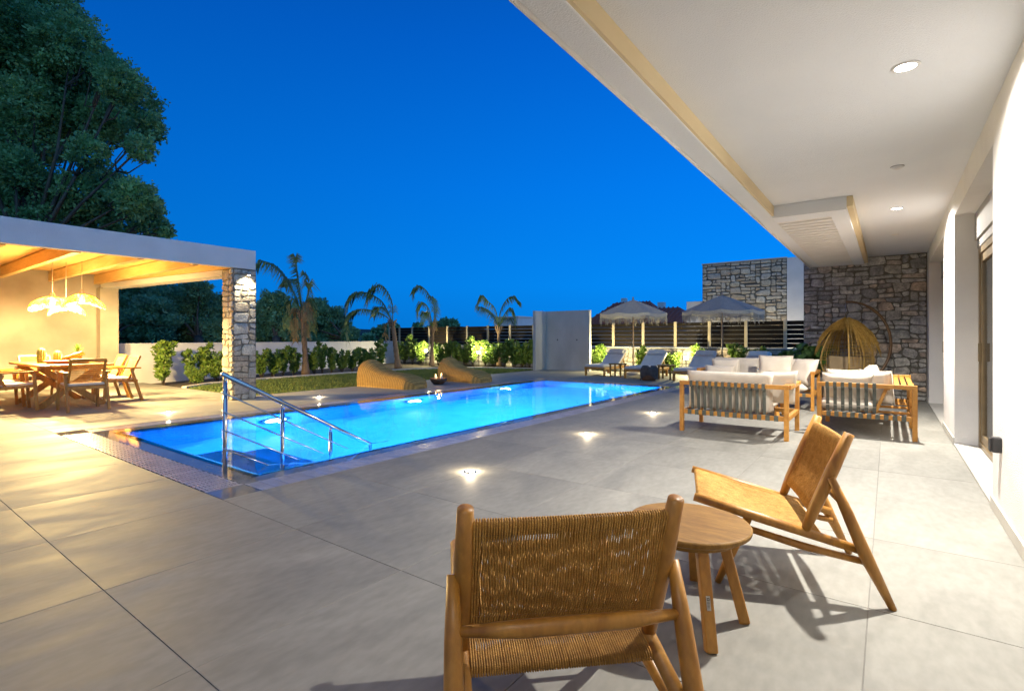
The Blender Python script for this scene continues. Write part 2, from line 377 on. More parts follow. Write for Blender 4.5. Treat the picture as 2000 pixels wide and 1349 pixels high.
# ------------------------------------------------------------------ rubble masonry
def masonry(parent, o, u, v, W, H, cell, mats, seed, depth=0.05, gap=0.02, warp=0.38, limit=300, mx=3, my=2):
    """individual stones over the rectangle o + a*u + b*v; outward normal is u x v"""
    o, u, v = Vector(o), Vector(u), Vector(v); nrm = u.cross(v)
    nu, nv = max(1, round(W / (cell * 1.2))), max(1, round(H / (cell * .85))); cu, cv = W / nu, H / nv
    rg = random.Random(seed); used = [[False] * nu for _ in range(nv)]; rects = []
    sizes = [(1, 1)] * 6 + [(2, 1)] * 5 + [(1, 2)] * 1 + [(2, 2)] * 2 + [(3, 1)] * 2 + [(3, 2)] * 1
    sizes = [q for q in sizes if q[0] <= mx and q[1] <= my]
    for j in range(nv):
        for i in range(nu):
            if used[j][i]: continue
            for a, b in rg.sample(sizes, len(sizes)) + [(1, 1)]:
                if i + a <= nu and j + b <= nv and all(not used[j + q][i + p] for p in range(a) for q in range(b)):
                    for p in range(a):
                        for q in range(b): used[j + q][i + p] = True
                    rects.append((i * cu, (i + a) * cu, j * cv, (j + b) * cv)); break
    def wp(a, b):
        w = noise.noise_vector(V(a / cell * 0.9 + seed * 7.3, b / cell * 0.9, seed)) * (cell * warp)
        ea = min(a, W - a) / cell; eb = min(b, H - b) / cell
        return a + w.x * max(0, min(1, ea)), b + w.y * max(0, min(1, eb))
    rest = MB(); k = 0
    rects.sort(key=lambda q: -(q[1] - q[0]) * (q[3] - q[2]))
    for (a0, a1, b0, b1) in rects:
        g2 = gap / 2 * rg.uniform(0.7, 1.5); a0 += g2; a1 -= g2; b0 += g2; b1 -= g2
        c = min(a1 - a0, b1 - b0) * rg.uniform(0.14, 0.30); ca = (a0 + a1) / 2; cb = (b0 + b1) / 2
        c2 = [c * rg.uniform(0.4, 1.5) for _ in range(4)]
        loop = [(a0 + c2[0], b0), (a1 - c2[1], b0), (a1, b0 + c2[1]), (a1, b1 - c2[2]), (a1 - c2[2], b1), (a0 + c2[3], b1), (a0, b1 - c2[3]), (a0, b0 + c2[0])]
        loop = [wp(*q) for q in loop]; ca, cb = wp(ca, cb)
        d = depth * rg.uniform(0.55, 1.25)
        tilt = (rg.uniform(-.25, .25), rg.uniform(-.25, .25))
        vs_ = []
        cen = o + u * ca + v * cb
        for s, h in ((1, -0.03), (1.0, d * 0.62), (0.86, d)):
            for (a, b) in loop:
                aa, bb = ca + (a - ca) * s, cb + (b - cb) * s
                hh = h + (0 if h < 0 else (tilt[0] * (aa - ca) + tilt[1] * (bb - cb)) * 0.25 + rg.uniform(-.12, .12) * d)
                vs_.append(o + u * aa + v * bb + nrm * hh - cen)
        vs_.append(nrm * (d * 1.08))
        fs = []
        for r in range(2):
            for q in range(8):
                x, y = r * 8 + q, r * 8 + (q + 1) % 8
                fs.append((x, y, y + 8, x + 8))
        for q in range(8): fs.append((16 + q, 16 + (q + 1) % 8, 24))
        if k < limit:
            ob = MB().add(vs_, fs).build("stone", rg.choice(mats) if isinstance(mats, list) else mats, parent)
            ob.location = cen
        else: rest.add([p + cen for p in vs_], fs)
        k += 1
    if rest.v: stuff(rest.build("small_stones", mats[0] if isinstance(mats, list) else mats, parent))
    return k

# ------------------------------------------------------------------ foliage
def leaf_cloud(clumps, n, size, seed, shell=0.55, aspect=2.0, flat=1.0, droop=0.0):
    """clumps: (centre, radius); returns vertex and face arrays of kite shaped leaves"""
    rg = np.random.default_rng(seed)
    cs = np.array([list(c) for c, r in clumps]); rs = np.array([r for c, r in clumps])
    w = rs ** 2.2; idx = rg.choice(len(rs), n, p=w / w.sum())
    d = rg.normal(size=(n, 3)); d /= np.linalg.norm(d, axis=1)[:, None]
    rad = rs[idx] * (shell + (1 - shell) * rg.random(n) ** 0.7) * (0.82 + 0.30 * rg.random(n))
    lump = 1 + 0.16 * np.sin(d[:, 0] * 7 + idx * 1.7) * np.sin(d[:, 1] * 6 + idx) + 0.12 * np.sin(d[:, 2] * 9 + idx * 0.6)
    p = cs[idx] + d * (rad * lump)[:, None] * np.array([1, 1, flat])
    ax = d * 0.7 + rg.normal(size=(n, 3)) * 0.75; ax[:, 2] += 0.15 - droop
    ax /= np.linalg.norm(ax, axis=1)[:, None]
    sd = np.cross(ax, rg.normal(size=(n, 3))); sd /= np.linalg.norm(sd, axis=1)[:, None] + 1e-9
    L = size * (0.6 + 0.8 * rg.random(n)); Wd = L / aspect
    v = np.empty((n, 4, 3))
    v[:, 0] = p - ax * (L / 2)[:, None]; v[:, 1] = p + sd * (Wd / 2)[:, None]
    v[:, 2] = p + ax * (L / 2)[:, None]; v[:, 3] = p - sd * (Wd / 2)[:, None]
    return v.reshape(-1, 3)

def leaves_obj(name, verts, mat, parent):
    n = len(verts) // 4
    me = bpy.data.meshes.new(name)
    me.vertices.add(len(verts)); me.vertices.foreach_set("co", np.asarray(verts, dtype=np.float32).ravel())
    me.loops.add(n * 4); me.loops.foreach_set("vertex_index", np.arange(n * 4, dtype=np.int32))
    me.polygons.add(n); me.polygons.foreach_set("loop_start", np.arange(0, n * 4, 4, dtype=np.int32))
    me.polygons.foreach_set("loop_total", np.full(n, 4, dtype=np.int32))
    me.update(calc_edges=True); me.materials.append(mat)
    o = bpy.data.objects.new(name, me); COL.objects.link(o); o.parent = parent
    return o

def tree(label, base, clumps, n, size, mat, seed, trunk_r=0.3, group=None, cat='tree', name='broadleaf_tree'):
    t = thing(name, label, cat, base, 0, group); b = Vector(base); rg = random.Random(seed)
    loc = [(Vector(c) - b, r) for c, r in clumps]
    cen = sum((c for c, r in loc), V(0, 0, 0)) / len(loc)
    fork = V(cen.x * 0.35, cen.y * 0.35, max(1.2, cen.z * 0.42))
    mb = MB().tube([V(0, 0, -0.2), V(0.05, 0, fork.z * 0.4), V(fork.x * 0.6, fork.y * 0.6, fork.z * 0.75), fork], [trunk_r * 1.25, trunk_r, trunk_r * 0.85, trunk_r * 0.75], 9)
    tr = mb.build('trunk', M['bark'], t, True)
    lm = MB()
    for c, r in loc:
        mid = fork.lerp(c, 0.5) + V(rg.uniform(-.4, .4), rg.uniform(-.4, .4), rg.uniform(-.1, .5)) * r * 0.5
        lm.tube([fork, mid, c], [trunk_r * 0.30, trunk_r * 0.15, trunk_r * 0.05], 6)
        for _ in range(4):
            e = c + V(rg.uniform(-1, 1), rg.uniform(-1, 1), rg.uniform(-.6, 1)) * r * 0.8
            lm.tube([mid.lerp(c, 0.6), mid.lerp(e, 0.65), e], [trunk_r * 0.12, trunk_r * 0.08, trunk_r * 0.03], 4)
    lm.build('limbs', M['bark'], t, True)
    leaves_obj('crown', leaf_cloud(loc, n, size, seed), mat, t)
    return t
# ================================================================== THE SETTING
PX0, PX1, PY0, PY1 = -8.55, -4.0, 1.80, 13.0            # outer edge of the overflow channel
WX0, WX1, WY0, WY1 = -8.0, -4.47, 2.28, 12.5            # the water
LAWN_X = -10.78

def sheet_with_hole(x0, x1, y0, y1, hx0, hx1, hy0, hy1, z):
    xs, ys = [x0, hx0, hx1, x1], [y0, hy0, hy1, y1]
    mb = MB(); vs_ = [V(x, y, z) for y in ys for x in xs]
    mb.add(vs_, [(j * 4 + i, j * 4 + i + 1, j * 4 + i + 5, j * 4 + i + 4) for j in range(3) for i in range(3) if not (i == 1 and j == 1)])
    return mb
struct(sheet_with_hole(-900, 900, -900, 900, PX0, PX1, PY0, PY1, -0.12).build('ground', M['earth']))

# ---- terrace of large tiles round the pool
terrace = struct(MB().box(-16.4, 0.62, -3.2, PY0, -0.10, -0.0035).box(-16.4, PX0, PY0, 5.3, -0.10, -0.0035).box(LAWN_X, PX0, 5.3, 17.4, -0.10, -0.0035)
                 .box(PX1, 0.62, PY0, 17.4, -0.10, -0.0035).box(PX0, PX1, PY1, 17.4, -0.10, -0.0035).build('terrace', M['grout']))
def sub_rect(r, h):
    x0, x1, y0, y1 = r; a0, a1, b0, b1 = h
    if a0 >= x1 or a1 <= x0 or b0 >= y1 or b1 <= y0: return [r]
    out = []
    if a0 > x0: out.append((x0, a0, y0, y1))
    if a1 < x1: out.append((a1, x1, y0, y1))
    m0, m1 = max(x0, a0), min(x1, a1)
    if b0 > y0: out.append((m0, m1, y0, b0))
    if b1 < y1: out.append((m0, m1, b1, y1))
    return out
TP = 0.982
tiles = []
for i in range(-14, 5):
    for j in range(-4, 18):
        x0 = -4.0 + i * TP; y0 = 0.815 + j * TP
        r = (max(x0, -16.4), min(x0 + TP, 0.6), max(y0, -3.2), min(y0 + TP, 17.4))
        if r[1] - r[0] < 0.03 or r[3] - r[2] < 0.03: continue
        for q in sub_rect(r, (PX0, PX1, PY0, PY1)):
            for q2 in sub_rect(q, (-30, LAWN_X, 5.3, 30)):
                if q2[1] - q2[0] > 0.04 and q2[3] - q2[2] > 0.04: tiles.append(q2)
tiles.sort(key=lambda r: (max(0.4, ((r[0] + r[1]) / 2) * -SY + ((r[2] + r[3]) / 2) * CY)))
shared = {}; far_tiles = MB()
for k, (x0, x1, y0, y1) in enumerate(tiles):
    g2 = 0.0014; w, h = x1 - x0 - 2 * g2, y1 - y0 - 2 * g2
    if k >= 290: far_tiles.box(x0 + g2, x1 - g2, y0 + g2, y1 - g2, -0.02, 0); continue
    key = (round(w, 3), round(h, 3))
    if key not in shared:
        o = MB().box(-w / 2, w / 2, -h / 2, h / 2, -0.02, 0).build('tile', M['tile'], terrace, bevel=0.0012, seg=1); shared[key] = o
    else:
        o = shared[key].copy(); COL.objects.link(o)
    o.location = ((x0 + x1) / 2, (y0 + y1) / 2, rnd.uniform(-0.0006, 0.0006))
if far_tiles.v: stuff(far_tiles.build('far_tiles', M['tile'], terrace))

# ---- swimming pool
DEP = -1.45
pool = MB()
pv = [V(x, y, z) for z in (DEP, -0.012) for (x, y) in ((WX0, WY0), (WX1, WY0), (WX1, WY1), (WX0, WY1))]
pool.add(pv, [(0, 1, 2, 3), (0, 4, 5, 1), (1, 5, 6, 2), (2, 6, 7, 3), (3, 7, 4, 0)])
pool_o = struct(pool.build('swimming_pool', M['pool_tile']))
st = MB()
for k in range(4):
    st.box(-6.1, WX1 - 0.002, WY0 + 0.002, WY0 + 0.55 + 0.42 * k, DEP + 0.002 - 0.001 * k, -0.32 - 0.29 * k)
st.build('steps', M['pool_tile'], pool_o)
# rounded inner lip just under the water
lip = MB()
lip.box(WX0 + .001, WX0 + 0.07, WY0 + .07, WY1 - .07, -0.09, -0.016).box(WX1 - 0.07, WX1 - .001, WY0 + .07, WY1 - .07, -0.09, -0.016)
lip.box(WX0 + .001, WX1 - .001, WY0 + .001, WY0 + 0.07, -0.09, -0.016).box(WX0 + .001, WX1 - .001, WY1 - 0.07, WY1 - .001, -0.09, -0.016)
lip.build('lip', M['pool_tile'], pool_o, bevel=0.03)
water = struct(MB().grid(lambda u, v: V(WX0 - 0.02 + u * (WX1 - WX0 + 0.04), WY0 - 0.02 + v * (WY1 - WY0 + 0.04), -0.004), 8, 20).build('water', M['water']))
# wet coping, then the slotted channel
cop = MB(); GI = 0.30
cx0, cx1, cy0, cy1 = PX0 + GI, PX1 - GI, PY0 + GI, PY1 - GI
cop.box(cx0, cx1, cy0, WY0, -0.2, -0.006).box(cx0, cx1, WY1, cy1, -0.2, -0.006).box(cx0, WX0, WY0, WY1, -0.2, -0.006).box(WX1, cx1, WY0, WY1, -0.2, -0.006)
cop.build('coping', M['wet_stone'], pool_o)
tr = MB()
tr.box(PX0, PX1, PY0, cy0, -0.2, -0.05).box(PX0, PX1, cy1, PY1, -0.2, -0.05).box(PX0, cx0, cy0, cy1, -0.2, -0.05).box(cx1, PX1, cy0, cy1, -0.2, -0.05)
tr.build('trench', M['trench'], pool_o)
def grate_mesh(L):
    mb = MB(); n = 9
    for k in range(n):
        a = -GI / 2 + 0.012 + k * (GI - 0.024) / n
        mb.box(-L / 2 + 0.004, L / 2 - 0.004, a + 0.0035, a + (GI - 0.024) / n - 0.0035, -0.022, -0.003)
    m = max(2, int(L / 0.11))
    for k in range(m + 1):
        x = -L / 2 + 0.012 + k * (L - 0.024) / m
        mb.box(x - 0.012, x + 0.012, -GI / 2 + 0.005, GI / 2 - 0.005, -0.03, -0.0015)
    return mb
def grate_run(p0, p1):
    p0, p1 = Vector(p0), Vector(p1); L = (p1 - p0).length; n = max(1, round(L / 0.8)); s = L / n
    ang = math.atan2(p1.y - p0.y, p1.x - p0.x); first = None
    for k in range(n):
        if first is None: first = o = grate_mesh(s).build('grating', M['grate'], pool_o)
        else: o = first.copy(); COL.objects.link(o)
        c = p0.lerp(p1, (k + .5) / n); o.location = (c.x, c.y, 0); o.rotation_euler = (0, 0, ang)
h = GI / 2
grate_run((PX0 + GI, PY0 + h, 0), (PX1 - GI, PY0 + h, 0)); grate_run((PX0 + GI, PY1 - h, 0), (PX1 - GI, PY1 - h, 0))
grate_run((PX0 + h, PY0 + GI, 0), (PX0 + h, PY1 - GI, 0)); grate_run((PX1 - h, PY0 + GI, 0), (PX1 - h, PY1 - GI, 0))
for (x, y) in ((PX0, PY0), (PX1 - GI, PY0), (PX0, PY1 - GI), (PX1 - GI, PY1 - GI)):
    MB().box(x + .004, x + GI - .004, y + .004, y + GI - .004, -0.03, -0.003).build('corner_plate', M['wet_stone'], pool_o, bevel=0.002)

WORDS = {4.40: 'nearest the handrail', 7.40: 'in the middle of the pool wall', 10.5: 'farthest along the pool wall'}
for yy, w in WORDS.items():
    t = thing('pool_light', 'round underwater pool light, ' + w, 'pool light', (WX0 + 0.003, yy, -0.72), 0, 'underwater pool lights')
    q = Matrix.Rotation(R(90), 4, 'Y')
    MB().lathe([(0.0, 0.014), (0.10, 0.012), (0.105, 0.0)], 24).build('lens', M['e_pool'], t).matrix_local = q @ Matrix.Scale(1.7, 4)
    MB().lathe([(0.106, 0.0), (0.106, 0.02), (0.135, 0.016), (0.135, 0.0)], 24).build('rim', M['steel'], t).matrix_local = q @ Matrix.Scale(1.7, 4)
    lamp('SPOT', (0.07, 0, 0), 4400, (0.10, 0.56, 1.0), t, 0.06, aim=(1, 0, -0.42), angle=152, blend=0.5); lamp('POINT', (0.16, 0, 0), 170, (0.25, 0.70, 1.0), t, 0.05)

# ---- lawn, beds, edging
LAWN = [(LAWN_X, 5.34), (LAWN_X, 14.2), (-11.2, 16.9), (-12.6, 16.6), (-14.2, 15.9), (-15.0, 14.0), (-15.25, 11.0), (-15.1, 8.0), (-14.6, 6.2), (-13.9, 5.34)]
lawn = struct(MB().add([V(x, y, -0.03) for x, y in LAWN], [tuple(range(len(LAWN)))]).build('lawn', M['turf']))
def inside(p, poly):
    c = False; n = len(poly)
    for i in range(n):
        (x0, y0), (x1, y1) = poly[i], poly[(i + 1) % n]
        if (y0 > p[1]) != (y1 > p[1]) and p[0] < (x1 - x0) * (p[1] - y0) / (y1 - y0) + x0: c = not c
    return c
rg = np.random.default_rng(3); gv = []
for _ in range(30000):
    x, y = rg.uniform(-15.3, LAWN_X), rg.uniform(5.3, 16.9)
    if not inside((x, y), LAWN): continue
    a = rg.uniform(0, 6.283); hgt = rg.uniform(0.025, 0.055); w = 0.010
    dx, dy = math.cos(a) * w, math.sin(a) * w; lx, ly = rg.normal(0, .018), rg.normal(0, .018)
    gv += [(x - dx, y - dy, -.03), (x + dx, y + dy, -.03), (x + lx + dx * .3, y + ly + dy * .3, -.03 + hgt), (x + lx - dx * .3, y + ly - dy * .3, -.03 + hgt)]
go = leaves_obj('grass', np.array(gv), M['grass'], None); go.parent = None
stuff(tag(go, 'short mown grass of the lawn beside the pool deck', 'grass'))
struct(MB().add([V(*p, -0.07) for p in ((-22, 5.3), (LAWN_X, 5.3), (LAWN_X, 17.0), (0.6, 17.0), (0.6, 18.35), (-22, 18.35))], [(0, 1, 2, 3, 4, 5)]).build('planting_bed', M['soil']))
edge_pts = LAWN[2:] 
kerb = thing('stone_edging', 'pale stone edging strip curving round the far side of the lawn', 'edging')
for (x0, y0), (x1, y1) in zip(edge_pts[:-1], edge_pts[1:]):
    n = max(1, round(math.hypot(x1 - x0, y1 - y0) / 0.6))
    for k in range(n):
        a = V(x0, y0, -0.02).lerp(V(x1, y1, -0.02), (k + .015) / n); b = V(x0, y0, -0.02).lerp(V(x1, y1, -0.02), (k + .985) / n)
        MB().bar(a, b, 0.12, 0.10).build('kerb_stone', M['kerb'], kerb, bevel=0.01)

# ---- hills far off
hl = MB()
def hill(u, v):
    a = R(70 + 110 * u); r = 500 + v * 150
    hgt = (30 + 10 * math.sin(u * 11) + 8 * math.sin(u * 23 + 1) + 5 * math.sin(u * 47)) * math.sin(min(1, v * 1.6) * math.pi / 2)
    return V(math.cos(a) * r, math.sin(a) * r, -2 + hgt * 0.42)
struct(hl.grid(hill, 60, 6).build('hills', M['hill'], None, True))

# ================================================================== THE VILLA
CEIL = 2.85
WALLX = 0.60
villa = thing('villa', 'white plastered villa wall and deep porch ceiling along the right', 'house', (WALLX, 5, 0))
def vb(): return MB()
vo = Vector((WALLX, 5, 0))
class OMB(MB):
    def __init__(self, off): super().__init__(); self.off = Vector(off)
    def build(self, *a, **k):
        self.v = [tuple(Vector(p) - self.off) for p in self.v]; return super().build(*a, **k)
D1, D2 = (4.97, 7.60), (9.0, 12.1)
DT = 2.58
w = OMB(vo); RW = 0.20
segs = [(-3.2, D1[0], 0, CEIL + .3), (D1[1], D2[0], 0, CEIL + .3), (D2[1], 13.1, 0, CEIL + .3), (D1[0], D1[1], DT, CEIL + .3), (D2[0], D2[1], DT, CEIL + .3)]
for (y0, y1, z0, z1) in segs: w.box(WALLX, WALLX + 0.35, y0, y1, z0, z1)
w.build('wall', M['plaster'], villa)
for (y0, y1) in ((-3.2, D1[0] - .003), (D1[1] + .003, D2[0] - .003), (D2[1] + .003, 12.58)):
    OMB(vo).box(WALLX - 0.014, WALLX + .004, y0, y1, 0.001, 0.085).build('skirting', M['threshold'], villa, bevel=0.002)
for (y0, y1) in (D1, D2):
    OMB(vo).box(WALLX - 0.006, WALLX + 0.20, y0 + .002, y1 - .002, 0.001, 0.022).build('threshold', M['threshold'], villa, bevel=0.003)
    d = OMB(vo); X = WALLX + 0.17
    # shutter box, then the frame of the sliding door
    OMB(vo).box(X, X + 0.16, y0 + .003, y1 - .003, 2.28, DT - .002).build('shutter_box', M['grey_metal'], villa, bevel=0.004)
    OMB(vo).box(X + .02, X + 0.06, y0 + .003, y1 - .003, 2.19, 2.279).build('shutter_slat', M['grey_metal'], villa, bevel=0.006)
    f = OMB(vo)
    f.box(X + .03, X + .15, y0 + .003, y0 + .07, .023, 2.2).box(X + .03, X + .15, y1 - .07, y1 - .003, .023, 2.2).box(X + .03, X + .15, y0 + .07, y1 - .07, .023, .07).box(X + .03, X + .15, y0 + .07, y1 - .07, 2.12, 2.2)
    fr = f.build('door_frame', M['bronze'], villa, bevel=0.004)
    ym = (y0 + y1) / 2
    for k, (a, b, xo) in enumerate(((y0 + .072, ym + .06, .10), (ym - .06, y1 - .072, .045))):
        s = OMB(vo); xx = X + xo
        s.box(xx, xx + .045, a, a + .085, .072, 2.118).box(xx, xx + .045, b - .085, b, .072, 2.118).box(xx, xx + .045, a + .085, b - .085, .072, .16).box(xx, xx + .045, a + .085, b - .085, 2.03, 2.118)
        so = s.build('sliding_door', M['bronze'], villa, bevel=0.004)
        OMB(vo).box(xx + .018, xx + .026, a + .08, b - .08, .155, 2.035).build('pane', M['pane'], so)
        OMB(vo).box(xx - .03, xx - .001, b - .055, b - .03, .95, 1.15).build('handle', M['bronze'], so, bevel=0.004)
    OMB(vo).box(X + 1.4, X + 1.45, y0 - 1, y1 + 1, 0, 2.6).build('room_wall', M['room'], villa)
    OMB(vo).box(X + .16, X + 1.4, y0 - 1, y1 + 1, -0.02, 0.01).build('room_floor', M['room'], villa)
# porch roof
LV0, LV1 = 7.08, 12.57
OMB(vo).box(-1.33, WALLX, -3.2, 12.95, CEIL, 3.25).build('ceiling', M['ceiling'], villa)
OMB(vo).box(-1.34, -1.172, -3.2, 12.95, 2.715, CEIL - .001).build('edge_beam', M['ceiling'], villa, bevel=0.004)
OMB(vo).box(-1.1719, -1.150, -3.2, LV0 - .001, 2.725, CEIL - .0015).build('beam_inner_face', M['cream_face'], villa)
OMB(vo).box(-0.3899, -0.33, LV0 + .004, LV1, 2.73, CEIL - .0015).build('louvre_side_face', M['cream_face'], villa)
OMB(vo).box(-1.35, -1.341, -3.2, 12.95, 2.69, 3.27).build('fascia', M['plaster'], villa)
LV0, LV1 = 7.08, 12.57
fr = OMB(vo)
fr.box(-1.171, -0.39, LV0, LV0 + .32, 2.70, CEIL - .001).box(-0.57, -0.39, LV0 + .32, LV1, 2.70, CEIL - .001)
lo = fr.build('louvre_frame', M['ceiling'], villa, bevel=0.003)
OMB(vo).box(-1.170, -0.572, LV0 + .322, LV1 - .002, 2.79, CEIL - .002).build('cavity_shade_panel', M['black'], lo).location = -Vector((0, 0, 0))  # black panel stands in for the shade above the slats
k = 0; y = LV0 + .35
first = None
while y < LV1 - .03:
    if first is None:
        first = o = MB().box(-0.298, 0.298, -0.05, 0.05, -0.02, 0.02, Matrix.Rotation(R(-6), 4, 'X')).build('slat', M['plaster'], lo)
    else: o = first.copy(); COL.objects.link(o)
    o.location = Vector((-0.871, y, 2.722)) - vo; y += 0.20
# recessed lamps in the porch ceiling
def downlight(y, lit, label, r=0.055, x=0.085):
    t = thing('downlight', label, 'ceiling light', (x, y, CEIL), 0, 'recessed porch ceiling lights')
    MB().lathe([(r, -0.001), (r, -0.008), (r + 0.016, -0.006), (r + 0.018, -0.001)], 28).build('ring', M['plaster'], t, True)
    MB().lathe([(0.0, -0.004), (r, -0.004), (r, -0.001)], 24).build('lens', M['e_down'] if lit else M['plaster'], t)
    if lit: lamp('SPOT', (0, 0, -0.02), lit, (1.0, 0.93, 0.83), t, 0.035, aim=(0, 0, -1), angle=164, blend=1.0)
downlight(-0.28, 80, 'recessed porch light in the ceiling just above the viewer')
downlight(3.92, 1020, 'brightest recessed porch light, above the two woven lounge chairs')
downlight(8.12, 1180, 'lit recessed porch light above the sofas')
downlight(10.15, 0, 'small unlit recessed ceiling fitting next to the louvre panel', 0.03)
t = thing('motion_sensor', 'small white sensor disc on the porch ceiling between the lit lamps', 'sensor', (0.07, 6.15, CEIL))
MB().lathe([(0.05, -0.001), (0.05, -0.012), (0.02, -0.03), (0.0, -0.032)], 24).build('disc', M['plaster'], t, True)
MB().lathe([(0.056, -0.0005), (0.056, -0.004), (0.05, -0.006)], 24).build('rim', M['grey_metal'], t, True)
# socket on the wall
t = thing('wall_socket', 'black and steel outdoor socket box low on the white wall', 'socket', (WALLX, 4.62, 0.50))
MB().box(-0.05, -0.001, -0.035, 0.035, -0.05, 0.05).build('box', M['black'], t, bevel=0.008)
MB().box(-0.062, -0.051, -0.03, 0.03, -0.045, 0.042).build('flap', M['black'], t, bevel=0.004)

# ---- stone end wall of the porch
sw = thing('stone_wall', 'grey rubble stone wall closing the end of the porch behind the hanging chair', 'stone wall', (0, 12.62, 0))
MB().box(-1.47, 0.598, 0.0, 0.45, 0, CEIL - .005).build('wall_core', M['mortar'], sw)
masonry(sw, (-1.47, 0.0, 0.0), (1, 0, 0), (0, 0, 1), 2.065, CEIL - .01, 0.108, M['stone'], 11, depth=0.035, gap=0.018)

# ================================================================== DINING PERGOLA
FZ0, FZ1 = 2.57, 2.95
per = thing('pergola', 'white flat roofed dining pergola with pine rafters and a stone pillar', 'pergola', (-10.2, 5.2, 0)); po = Vector((-10.2, 5.2, 0))
f = OMB(po)
f.box(-10.34, -10.2, -4.0, 5.22, FZ0, FZ1)
f.box(-16.2, -10.34, 5.07, 5.22, FZ0, FZ1)
f.build('fascia', M['plaster'], per, bevel=0.006)
OMB(po).box(-16.2, -10.35, -4.0, 5.06, 2.86, 2.93).build('roof_slab', M['plaster'], per)
OMB(po).box(-16.25, -16.0, -4.0, 4.55, 0, 2.85).build('back_wall', M['micro'], per)
OMB(po).box(-15.999, -15.7, 4.17, 4.549, 0, 2.46).build('corner_column', M['micro'], per, bevel=0.004)
OMB(po).bar((-10.55, 4.98, 2.51), (-15.85, 4.38, 2.51), 0.34, 0.115).build('side_beam', M['plaster'], per, bevel=0.004)
OMB(po).bar((-10.40, 4.97, 2.71), (-15.95, 4.40, 2.71), 0.30, 0.27).build('side_board', M['pine'], per, bevel=0.003)
y = 4.62; first = None
while y > -4:
    if first is None: first = o = MB().box(-2.83, 2.83, -0.05, 0.05, -0.11, 0.11).build('rafter', M['pine'], per, bevel=0.005)
    else: o = first.copy(); COL.objects.link(o)
    o.location = Vector((-13.17, y - .45, 2.665)) - po; y -= 0.86
first = None
for k in range(28):
    if first is None: first = o = MB().box(-0.099, 0.099, -4.5, 4.5, -0.012, 0.012).build('plank', M['pine'], per, bevel=0.003)
    else: o = first.copy(); COL.objects.link(o)
    o.location = Vector((-15.9 + .102 + k * .2005, 0.52, 2.80)) - po
pil = OMB(po).box(-10.655, -10.225, 4.795, 5.235, 0, FZ0 - .002).build('pillar', M['mortar_pale'], per)
masonry(pil, Vector((-10.655, 4.795, 0)) - po, (1, 0, 0), (0, 0, 1), 0.43, FZ0 - .01, 0.125, M['stone_pale'], 21, depth=0.024, gap=0.022, mx=2)
masonry(pil, Vector((-10.225, 4.795, 0)) - po, (0, 1, 0), (0, 0, 1), 0.44, FZ0 - .01, 0.125, M['stone_pale'], 22, depth=0.024, gap=0.022, mx=2)
t = thing('wall_lamp', 'small spotlight at the top of the stone pillar shining down the stones', 'wall light', (-10.14, 5.05, 2.44))
MB().box(-0.06, 0.03, -0.035, 0.035, 0.0, 0.07).build('housing', M['grey_metal'], t, bevel=0.006)
MB().lathe([(0.0, -0.002), (0.028, -0.002), (0.028, 0.0)], 16).build('lens', M['e_strip'], t)
lamp('SPOT', (0.03, 0, -0.02), 85, (1.0, 0.86, 0.58), t, 0.02, aim=(-0.22, -0.02, -1), angle=125, blend=0.7)

# ================================================================== BOUNDARIES
FY = 18.4
bw = thing('boundary_wall', 'long low whitewashed garden wall behind the lawn and shrubs', 'wall', (-16.5, 4.5, 0))
q0, q1 = V(0, 0.02, 0), V(-4.6, 13.8, 0)
MB().bar(q0 + V(0, 0, .48), q1 + V(0, 0, .48), 0.2, 1.12).build('wall_body', M['plaster'], bw)
MB().bar(q0 + V(0, 0, 1.055), q1 + V(0, 0, 1.055), 0.24, 0.03).build('coping', M['plaster'], bw, bevel=0.004)
lw = thing('low_stone_wall', 'low rubble stone wall under the dark slat fence', 'stone wall', (0, FY, 0))
MB().box(-21.2, -1.35, 0.0, 0.3, -0.1, 0.84).build('wall_core', M['mortar'], lw)
MB().box(-21.2, -1.35, -0.03, 0.33, 0.841, 0.88).build('capping', M['concrete'], lw, bevel=0.006)
masonry(lw, (-21.2, 0, -0.05), (1, 0, 0), (0, 0, 1), 19.8, 0.88, 0.19, M['stone'], 31, depth=0.035, gap=0.03)
def fence(label, xs):
    f_ = thing('slat_fence', label, 'fence', (xs[0], FY, 0), 0, 'dark slat fences on the stone wall')
    fp = None; cache = {}
    for x in xs:
        if fp is None: fp = o = MB().box(-0.05, 0.05, -0.05, 0.05, 0.0, 0.93).build('post', M['post'], f_, bevel=0.006)
        else: o = fp.copy(); COL.objects.link(o)
        o.location = (x - xs[0], 0.14, 0.88)
    for x0, x1 in zip(xs[:-1], xs[1:]):
        L = round(x1 - x0 - .10, 3)
        for k in range(6):
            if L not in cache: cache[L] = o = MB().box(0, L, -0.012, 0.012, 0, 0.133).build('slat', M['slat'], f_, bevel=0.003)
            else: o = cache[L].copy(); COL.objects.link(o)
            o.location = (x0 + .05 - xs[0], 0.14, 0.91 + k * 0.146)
fence('dark horizontal slat fence behind the palms, left of the concrete screen', [-21.9, -21.08, -20.1, -18.85, -17.58, -16.28, -15.0, -13.72, -12.45, -11.2, -9.98])
fence('dark horizontal slat fence behind the sun loungers, right of the concrete screen', [-9.85, -8.68, -7.46, -6.24, -5.04, -3.85, -2.68, -1.5])
cs = thing('concrete_screen', 'plain grey concrete screen wall standing at the far end of the pool', 'concrete wall', (-9.8, 16.85, 0))
MB().box(-0.95, 0.95, 0, 0.14, -0.05, 2.25).build('panel', M['concrete'], cs, bevel=0.006)
MB().box(-1.075, -0.952, -0.72, 0.14, -0.05, 2.25).build('return_panel', M['concrete'], cs, bevel=0.006)
